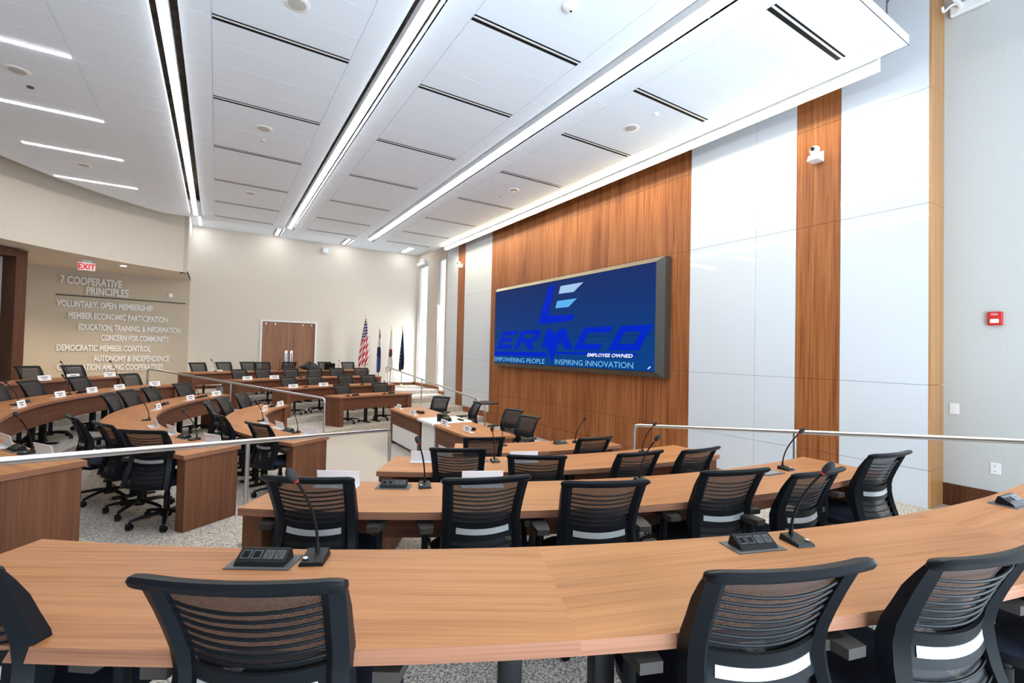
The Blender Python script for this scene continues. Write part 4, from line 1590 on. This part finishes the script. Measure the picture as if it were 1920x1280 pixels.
def make_mic():
    """gooseneck microphone; its user sits on the -y side, the neck leans towards -y and sideways"""
    t_ = thing('gooseneck_microphone', 'x', 'microphone')
    b = MB().add([(-.042, -.05, 0), (.042, -.05, 0), (.042, .05, 0), (-.042, .05, 0), (-.037, -.046, .012), (.037, -.046, .012), (.037, .046, .026), (-.037, .046, .026)],
                 [(0, 3, 2, 1), (4, 5, 6, 7), (0, 1, 5, 4), (1, 2, 6, 5), (2, 3, 7, 6), (3, 0, 4, 7)]).build('base', M['black'], t_)
    MB().lathe([(0.009, 0.018), (0.008, 0.021)], c=(-0.026, -0.022, 0), n=12).build('talk_button', M['silver'], b)
    P = [Vector((0, 0.03, 0.02)), Vector((0, 0.03, 0.11)), Vector((-0.012, 0.0, 0.20)), Vector((-0.05, -0.075, 0.305))]
    pth = []
    for k in range(13):
        w = k / 12
        q = P[0] * (1 - w) ** 3 + P[1] * 3 * w * (1 - w) ** 2 + P[2] * 3 * w * w * (1 - w) + P[3] * w ** 3
        pth.append(tuple(q))
    MB().tube(pth, [0.010, 0.008] + [0.0052] * 11, 8).build('gooseneck', M['black'], t_, 50)
    d = (P[3] - P[2]).normalized()
    e = P[3]
    hd = MB()
    hd.tube([tuple(e + d * s) for s in (-0.002, 0.004, 0.012, 0.030, 0.045, 0.054, 0.058)], [0.007, 0.011, 0.0145, 0.016, 0.0145, 0.010, 0.003], 12)
    h_ = hd.build('windscreen', M['softblack'], t_, 60)
    MB().tube([tuple(e + d * s) for s in (-0.005, -0.001)], 0.0085, 12).build('light_ring', M['redled'], h_, 40)
    return t_


def make_power():
    """pop-up power box: flush plate with a raised wedge of two data ports and two outlets facing -y"""
    t_ = thing('power_box', 'x', 'power box')
    t_.scale = (0.68, 0.85, 0.72)
    MB().rbox(-.165, .165, -.07, .07, 0.0, 0.005, 0.002, 1).build('plate', M['darkgrey'], t_)
    w = MB().prism_x([(-.050, .005), (-.038, .022), (.018, .062), (.032, .058), (.046, .005)], -.125, .125).build('housing', M['black'], t_)
    n = Vector((0, -0.040, 0.056)).normalized()
    al = math.atan2(0.040, 0.056)
    X = Matrix.Translation((0, -0.010, 0.0425)) @ Matrix.Rotation(al, 4, 'X')
    for k, xx in enumerate((-.086, -.030)):
        m = MB()
        m.X = X
        m.box(xx - .024, xx + .024, -.022, .022, -.002, .0025)
        p = m.build('port_frame', M['darkgrey'], w)
        m = MB()
        m.X = X
        m.box(xx - .017, xx + .017, -.016, .016, .0025, .003)
        m.build('port_opening', M['ink'], p)
    for xx in (.030, .086):
        m = MB()
        m.X = X
        m.rbox(xx - .025, xx + .025, -.023, .023, -.002, .003, .002, 1)
        p = m.build('outlet', plain('outlet_face', (0.05, 0.05, 0.05), 0.4) if xx < .05 else bpy.data.materials['outlet_face'], w)
        m = MB()
        m.X = X
        m.box(xx - .010, xx - .007, -.004, .012, .003, .0035).box(xx + .007, xx + .010, -.004, .010, .003, .0035).box(xx - .003, xx + .003, -.015, -.008, .003, .0035)
        m.build('slots', M['ink'], p)
    return t_


def make_closed():
    t_ = thing('closed_power_box', 'x', 'power box')
    t_.scale = (0.68, 0.85, 0.8)
    MB().rbox(-.165, .165, -.07, .07, 0.0, 0.005, 0.002, 1).build('plate', M['darkgrey'], t_)
    MB().rbox(-.13, .13, -.048, .048, 0.005, 0.009, 0.002, 1).build('lid', M['grey'] if False else plain('closed_lid', (0.22, 0.21, 0.20), 0.45), t_)
    return t_


def make_card():
    """name card: leaning front plate with printed lines on the +y side, on a foot"""
    t_ = thing('name_card', 'x', 'name card')
    fm = MB()
    fm.X = Matrix.Translation((0, 0.03, 0.003)) @ Matrix.Rotation(math.radians(14), 4, 'X')
    fm.box(-.14, .14, -.002, .002, 0, .098)
    f_ = fm.build('front', M['paper'], t_)
    MB().box(-.14, .14, -.055, .032, 0.0, .003).build('foot', M['paper'], t_)
    pm = MB()
    pm.X = Matrix.Translation((0, 0.03, 0.003)) @ Matrix.Rotation(math.radians(14), 4, 'X')
    xs = [(-.07, -.052), (-.048, -.02), (-.012, .03), (.036, .07)]
    for a, b in xs:
        pm.box(a, b, .002, .0026, .056, .070)
    for a, b in ((-.045, -.012), (-.006, .045)):
        pm.box(a, b, .002, .0026, .026, .038)
    pm.build('printed_lines', M['ink'], f_)
    return t_


MIC = [('n', 'A', 0.32, 1.80, 58, -1), ('n', 'A', 2.05, 1.02, 72, 1), ('n', 'B', 1.20, 2.96, 62, 0), ('n', 'B', 3.96, 2.06, 86, 1), ('n', 'B', 2.61, 2.36, 76, 1), ('n', 'C', 2.30, 3.92, 65, 0), ('n', 'C', 3.92, 3.52, 85, 1),
       ('n', 'D', 4.15, 4.91, 85, 1), ('n', 'D', 3.16, 5.19, 75, 0),
       ('l', 'D', 0.64, 8.58, 5, 1), ('l', 'D', 0.98, 7.23, 25, 1), ('l', 'D', 0.92, 11.0, 325, 1), ('l', 'C', -0.18, 6.31, 28, 0), ('l', 'C', -0.30, 11.23, 330, 1), ('l', 'C', -0.81, 9.98, 345, 1), ('l', 'C', -0.79, 8.17, 8, 1),
       ('l', 'B', -2.38, 9.35, 355, 1), ('l', 'B', -2.15, 10.90, 342, 0), ('l', 'B', -1.27, 5.30, 32, 1), ('l', 'A', -3.32, 12.40, 335, 1), ('l', 'A', -2.66, 13.45, 328, 1), ('l', 'A', -1.98, 14.20, 320, 1),
       ('f', 'D', 2.82, 12.21, 295, 0), ('f', 'D', 3.84, 12.51, 278, 0), ('f', 'C', 2.01, 13.43, 297, 0), ('f', 'C', 3.62, 13.95, 280, 0), ('f', 'B', 2.12, 15.06, 290, 0), ('f', 'B', 3.43, 15.39, 280, 0), ('f', 'A', -0.02, 16.0, 300, 1), ('f', 'A', 1.71, 16.66, 290, 0), ('f', 'A', 3.59, 16.99, 276, 0)]
mic0 = make_mic()
first = True
od = ordinals(MIC)
for i, (bl, row, x, y, fa, ln) in enumerate(MIC):
    lab = 'black gooseneck microphone on the %s, %s %s' % (ROWN[(bl, row)].replace('at the ', ''), od[i][0], RAILN[bl])
    loc = (x, y, FLZ[row] + TOPH)
    rz = math.radians(fa) - PI / 2
    if ln == 0:
        rz += 0.15
    if ln == -1:
        rz += 0.1
    if first:
        first = False
        mic0.location, mic0.rotation_euler = loc, (0, 0, rz)
        tag(mic0, lab, 'microphone', 'gooseneck microphones')
    else:
        c = dup(mic0, loc, rz, lab)
        if ln == 1:
            c.scale = (-1, 1, 1)

POW = [('n', 'A', 0.165, 1.868), ('n', 'A', 1.85, 1.09), ('n', 'A', 3.66, 0.72), ('n', 'B', 1.02, 3.05), ('n', 'D', 3.92, 4.97), ('l', 'D', 0.91, 7.42), ('l', 'D', 0.98, 10.55), ('l', 'C', -0.28, 6.50), ('l', 'C', -0.74, 10.2), ('l', 'C', -0.20, 11.42),
       ('l', 'B', -2.36, 9.62), ('l', 'B', -2.02, 11.2), ('l', 'B', -1.38, 5.50), ('f', 'D', 3.04, 12.30), ('f', 'D', 4.04, 12.53)]
pw0 = make_power()
first = True
od = ordinals(POW)
for i, (bl, row, x, y) in enumerate(POW):
    lab = 'black pop-up power box in the %s, %s %s' % (ROWN[(bl, row)].replace('at the ', ''), od[i][0], RAILN[bl])
    loc = (x, y, FLZ[row] + TOPH)
    rz = inward(x, y) - PI / 2
    if first:
        first = False
        pw0.location, pw0.rotation_euler = loc, (0, 0, rz)
        tag(pw0, lab, 'power box', 'pop-up power boxes')
    else:
        dup(pw0, loc, rz, lab)
cp0 = make_closed()
for i, (bl, row, x, y) in enumerate([('n', 'B', 3.72, 2.06), ('n', 'C', 2.16, 4.03)]):
    lab = 'closed flat power box lid in the %s' % ROWN[(bl, row)].replace('at the ', '')
    loc = (x, y, FLZ[row] + TOPH)
    rz = inward(x, y) - PI / 2
    if i == 0:
        cp0.location, cp0.rotation_euler = loc, (0, 0, rz)
        tag(cp0, lab, 'power box', 'closed power boxes')
    else:
        dup(cp0, loc, rz, lab)

CARD = [('n', 'B', 0.70, 3.24), ('n', 'B', 1.55, 2.80), ('n', 'C', 1.71, 4.22), ('n', 'C', 2.55, 3.79), ('l', 'D', 0.79, 9.92), ('l', 'D', 1.12, 10.62), ('l', 'D', 0.68, 8.35), ('l', 'D', 0.81, 7.75), ('l', 'D', 1.12, 6.98),
        ('l', 'C', -0.41, 10.85), ('l', 'C', 0.01, 11.61), ('l', 'C', -0.78, 9.46), ('l', 'C', -0.65, 7.54), ('l', 'C', -0.44, 6.89), ('l', 'C', -0.02, 6.02),
        ('l', 'B', -2.16, 10.45), ('l', 'B', -1.90, 11.24), ('l', 'B', -1.60, 11.88), ('l', 'B', -1.12, 12.68), ('l', 'B', -2.25, 9.0), ('l', 'B', -1.53, 5.77), ('l', 'B', -1.15, 5.12),
        ('l', 'A', -2.82, 12.53), ('l', 'A', -2.50, 13.04), ('l', 'A', -2.02, 13.70), ('f', 'C', 1.69, 13.24), ('f', 'C', 2.50, 13.64), ('f', 'B', 0.71, 14.34), ('f', 'B', 1.39, 14.73)]
cd0 = make_card()
first = True
od = ordinals(CARD)
for i, (bl, row, x, y) in enumerate(CARD):
    lab = 'white name card on the %s, %s %s' % (ROWN[(bl, row)].replace('at the ', ''), od[i][0], RAILN[bl])
    loc = (x, y, FLZ[row] + TOPH)
    rz = inward(x, y) - PI / 2
    if first:
        first = False
        cd0.location, cd0.rotation_euler = loc, (0, 0, rz)
        tag(cd0, lab, 'name card', 'white name cards')
    else:
        dup(cd0, loc, rz, lab)
PC = [(3.52, 10.28, 'white name card at the far end of the presenter desks'), (3.46, 9.25, 'white name card on the far presenter desk, next to the white lectern'), (3.48, 7.72, 'white name card on the near presenter desk, next to the white lectern'), (3.55, 6.95, 'white name card at the near end of the presenter desks')]
for x, y, lab in PC:
    dup(cd0, (x, y, 0.765), PI / 2, lab, 'name cards on the presenter desks')
# presenter items
for y, lab in ((9.42, 'small black box on the far presenter desk behind its name card'), (7.12, 'small black box on the near presenter desk behind its name card')):
    t_ = thing('desk_box', lab, 'power box', (3.68, y, 0.765))
    MB().rbox(-.05, .05, -.11, .11, 0, .045, .006).build('case', M['black'], t_)
    MB().box(-.04, .04, -.09, .09, .045, .048).build('lid', M['darkgrey'], t_)
t_ = thing('desk_phone', 'black desk phone console with a tilted face on the white lectern', 'telephone', (3.62, 8.05, 0.785), 0.3)
MB().prism_x([(-.09, 0), (-.07, .05), (.08, .14), (.10, .13), (.10, 0)], -.10, .10).build('console', M['black'], t_)
MB().rbox(-.095, -.04, -.085, .09, .10, .135, .01).build('handset', M['frame'], t_)
tag(MB().rbox(-.03, .03, -.10, .10, 0, .02, .008).build('remote_control', M['ink'], None, None, (3.95, 8.05, 0.785)), 'black remote control lying on the white lectern top', 'remote control')
tag(MB().box(-.11, .11, -.15, .15, 0, .003).build('paper_sheet', M['paper'], None, None, (3.78, 8.48, 0.785)), 'white paper sheet on the lectern', 'paper')
t_ = thing('music_stand', 'chrome-post stand with a flat black tray behind the presenter desks', 'stand', (4.75, 8.55, 0))
MB().lathe([(0.17, 0), (0.17, 0.012), (0.03, 0.03), (0.016, 0.04)], n=20).build('base', M['black'], t_, 40)
MB().tube([(0, 0, 0.03), (0, 0, 1.02)], 0.016, 10).build('post', M['steel'], t_, 50)
MB().rbox(-.17, .17, -.24, .24, 1.02, 1.045, .008).build('tray', M['black'], t_)

# far block: bag, laptop and papers on the rearmost desk, carrier bag under it
zt = FLZ['A'] + TOPH
bg = MB()
rr = []
for i in range(13):
    th = PI * i / 12
    r_ = []
    for j in range(17):
        ph = PI * 2 * j / 16
        k = 1 + 0.12 * math.sin(3 * ph + 1) + 0.08 * math.sin(5 * th)
        x = math.sin(th) * math.cos(ph) * 0.30 * k
        y = math.sin(th) * math.sin(ph) * 0.16 * k
        z = max(0.0, 0.09 + math.cos(th) * 0.12 * (1 + 0.35 * math.cos(ph)))
        r_.append((x, y, z))
    rr.append(r_)
bg.grid(rr)
t_ = thing('soft_bag', 'black slumped bag on the rearmost desk in front of the double door', 'bag', (2.62, 16.92, zt), 0.1)
bg.build('body', M['softblack'], t_, 70)
MB().tube([(-.12, -.05, .16), (-.10, -.04, .24), (0.0, -.03, .27), (.10, -.02, .24), (.12, -.02, .19)], 0.012, 8).build('strap', M['softblack'], t_, 60)
t_ = thing('laptop', 'open black laptop on the rearmost desk under the far wall flags', 'laptop', (3.30, 17.0, zt), -0.15)
MB().rbox(-.17, .17, -.12, .12, 0, .018, .004).build('keyboard_base', M['black'], t_)
m = MB()
m.X = Matrix.Translation((0, -.12, .018)) @ Matrix.Rotation(math.radians(15), 4, 'X')
m.rbox(-.17, .17, -.006, .006, 0, .22, .003)
m.build('lid', M['black'], t_)
tag(MB().box(-.15, .15, -.11, .11, 0, .03).build('paper_stack', M['paper'], None, None, (0.02, 16.30, zt)), 'white paper stack on the rearmost desk between two chairs', 'paper')
cb = MB()
cb.grid([[(math.cos(a) * (0.14 + 0.02 * math.sin(3 * a + z * 20)), math.sin(a) * (0.09 + 0.015 * math.cos(4 * a)), z) for a in [2 * PI * k / 16 for k in range(17)]] for z in (0.0, 0.08, 0.18, 0.27, 0.31)])
cb.prism([(math.cos(2 * PI * k / 12) * .12, math.sin(2 * PI * k / 12) * .07) for k in range(12)], 0.0, 0.2)
t_ = thing('carrier_bag', 'white and pale blue carrier bag on the floor under the rearmost desk', 'bag', (0.18, 16.05, FLZ['A']))
cb.build('body', plain('bag_plastic', (0.62, 0.74, 0.85), 0.4), t_, 60)

# ================================================================== FLAGS


def flag_material(kind):
    m, nt, b = new_mat('flag_' + kind)
    N, L = nt.nodes, nt.links
    uvn = N.new('ShaderNodeTexCoord')
    sp = N.new('ShaderNodeSeparateXYZ')
    L.new(uvn.outputs['UV'], sp.inputs[0])

    def mt(op, a, bb=None):
        n = N.new('ShaderNodeMath')
        n.operation = op
        for i, v in enumerate((a, bb)):
            if v is None:
                continue
            if isinstance(v, (int, float)):
                n.inputs[i].default_value = v
            else:
                L.new(v, n.inputs[i])
        return n.outputs[0]

    def mixc(f, c1, c2):
        n = N.new('ShaderNodeMix')
        n.data_type = 'RGBA'
        L.new(f, n.inputs[0])
        for i, c in ((6, c1), (7, c2)):
            if isinstance(c, tuple):
                n.inputs[i].default_value = (*c, 1)
            else:
                L.new(c, n.inputs[i])
        return n.outputs[2]
    u, v = sp.outputs[0], sp.outputs[1]
    RED, WHT, NAVY = (0.55, 0.02, 0.03), (0.80, 0.78, 0.78), (0.022, 0.028, 0.12)

    def dots(nu, nv, r2):
        fu = mt('SUBTRACT', mt('FRACT', mt('MULTIPLY', u, nu)), 0.5)
        fv = mt('SUBTRACT', mt('FRACT', mt('MULTIPLY', v, nv)), 0.5)
        return mt('LESS_THAN', mt('ADD', mt('MULTIPLY', fu, fu), mt('MULTIPLY', fv, fv)), r2)
    if kind == 'stripes':
        st = mt('LESS_THAN', mt('FRACT', mt('MULTIPLY', mt('ADD', v, mt('MULTIPLY', u, -0.45)), 7.0)), 0.5)
        c = mixc(st, WHT, RED)
        canton = mt('GREATER_THAN', mt('ADD', v, mt('MULTIPLY', u, -0.18)), 0.52)
        st2 = mixc(dots(7, 16, 0.09), NAVY, WHT)
        c = mixc(canton, c, st2)
    elif kind == 'tricolour':
        c = mixc(mt('GREATER_THAN', v, 0.36), (0.05, 0.08, 0.35), NAVY)
        c = mixc(mt('GREATER_THAN', mt('ADD', v, mt('MULTIPLY', u, 0.05)), 0.62), c, WHT)
        c = mixc(mt('MULTIPLY', mt('GREATER_THAN', v, 0.80), mt('GREATER_THAN', u, 0.45)), c, RED)
        c = mixc(mt('MULTIPLY', mt('LESS_THAN', v, 0.40), mt('LESS_THAN', u, 0.30)), c, WHT)
    elif kind == 'white':
        du = mt('SUBTRACT', u, 0.5)
        dv = mt('SUBTRACT', v, 0.42)
        e = mt('LESS_THAN', mt('ADD', mt('MULTIPLY', mt('MULTIPLY', du, du), 9.0), mt('MULTIPLY', mt('MULTIPLY', dv, dv), 90.0)), 0.8)
        c = mixc(e, WHT, (0.16, 0.07, 0.04))
        dv2 = mt('SUBTRACT', v, 0.50)
        e2 = mt('LESS_THAN', mt('ADD', mt('MULTIPLY', mt('MULTIPLY', du, du), 7.0), mt('MULTIPLY', mt('MULTIPLY', dv2, dv2), 600.0)), 0.7)
        c = mixc(e2, c, RED)
    else:
        e = mt('MULTIPLY', dots(3, 11, 0.035), mt('MULTIPLY', mt('LESS_THAN', v, 0.66), mt('GREATER_THAN', v, 0.22)))
        c = mixc(e, (0.016, 0.02, 0.075), (0.75, 0.60, 0.22))
    L.new(c, b.inputs['Base Color'])
    b.inputs['Roughness'].default_value = 0.65
    b.inputs['Specular IOR Level'].default_value = 0.3
    return m


def flag(x, y, ztop, zbot, wid, kind, lab, seed):
    rnd = random.Random(seed)
    fz = FLZ['A']
    t_ = thing('flag_on_pole', lab, 'flag', (x, y, fz), 0, 'flags on poles by the far wall')
    H = ztop - fz
    MB().lathe([(0.15, 0), (0.15, 0.02), (0.06, 0.05), (0.025, 0.10), (0.02, 0.11)], n=20).build('base', M['goldmetal'], t_, 40)
    MB().tube([(0, 0, 0.1), (0, 0, H - 0.16)], 0.0125, 10).build('pole', M['darkgrey'], t_, 50)
    MB().lathe([(0.012, H - 0.17), (0.022, H - 0.15), (0.012, H - 0.13), (0.018, H - 0.10), (0.03, H - 0.07), (0.014, H - 0.03), (0.001, H)], n=12).build('finial', M['goldmetal'], t_, 50)
    top, bot = H - 0.18, zbot - fz
    nz, nu = 40, 25
    rows_, uvs = [], []
    for i in range(nz + 1):
        w = i / nz
        z = top + (bot - top) * w
        half = wid * (0.10 + 0.90 * min(1, w * 1.25) ** 0.8) * (1 - 0.12 * max(0, w - 0.85) / 0.15)
        sway = -0.06 * w * wid / 0.2
        r_, uu_ = [], []
        for j in range(nu):
            u = j / (nu - 1)
            a = u * 2 - 1
            fold = math.sin(u * PI * 5.5 + seed + w * 1.5) * 0.055 * min(1, 0.25 + w * 1.2) + math.sin(u * PI * 2.2 + seed * 2) * 0.03
            xx = a * half + sway
            zz = z - (0.10 + 0.05 * math.sin(u * PI * 3 + seed)) * (1 - u) * w
            r_.append((xx, -0.035 + fold, zz))
            uu_.append((u, 1 - w))
        rows_.append(r_)
        uvs.append(uu_)
    cl_ = MB().grid(rows_, uvs).build('cloth', flag_material(kind), t_, 70)
    sm = cl_.modifiers.new('thickness', 'SOLIDIFY')
    sm.thickness = 0.004
    fr_ = MB()
    fr_.tube([(p[0], p[1], p[2]) for p in rows_[-1]], 0.014, 6)
    side = [rows_[i][-1] for i in range(nz // 2 if kind == 'tricolour' else nz * 3 // 4, nz + 1)]
    fr_.tube(side, 0.012, 6)
    fr_.tube([rows_[i][nu // 2] for i in range(0, 4)], 0.02, 6)
    fr_.build('fringe', M['gold'], cl_, 60)


flag(4.86, 18.4, 3.42, 1.48, 0.185, 'stripes', 'flag with red and white stripes and white stars on blue', 1.0)
flag(5.40, 18.4, 3.02, 1.22, 0.11, 'tricolour', 'red, white and blue flag with gold fringe beside the striped flag', 2.3)
flag(5.87, 18.4, 3.02, 1.30, 0.11, 'white', 'white flag with a brown emblem, third from the double door', 3.1)
flag(6.33, 18.4, 3.06, 1.30, 0.10, 'navy', 'navy flag with small gold stars nearest the corner window', 4.4)
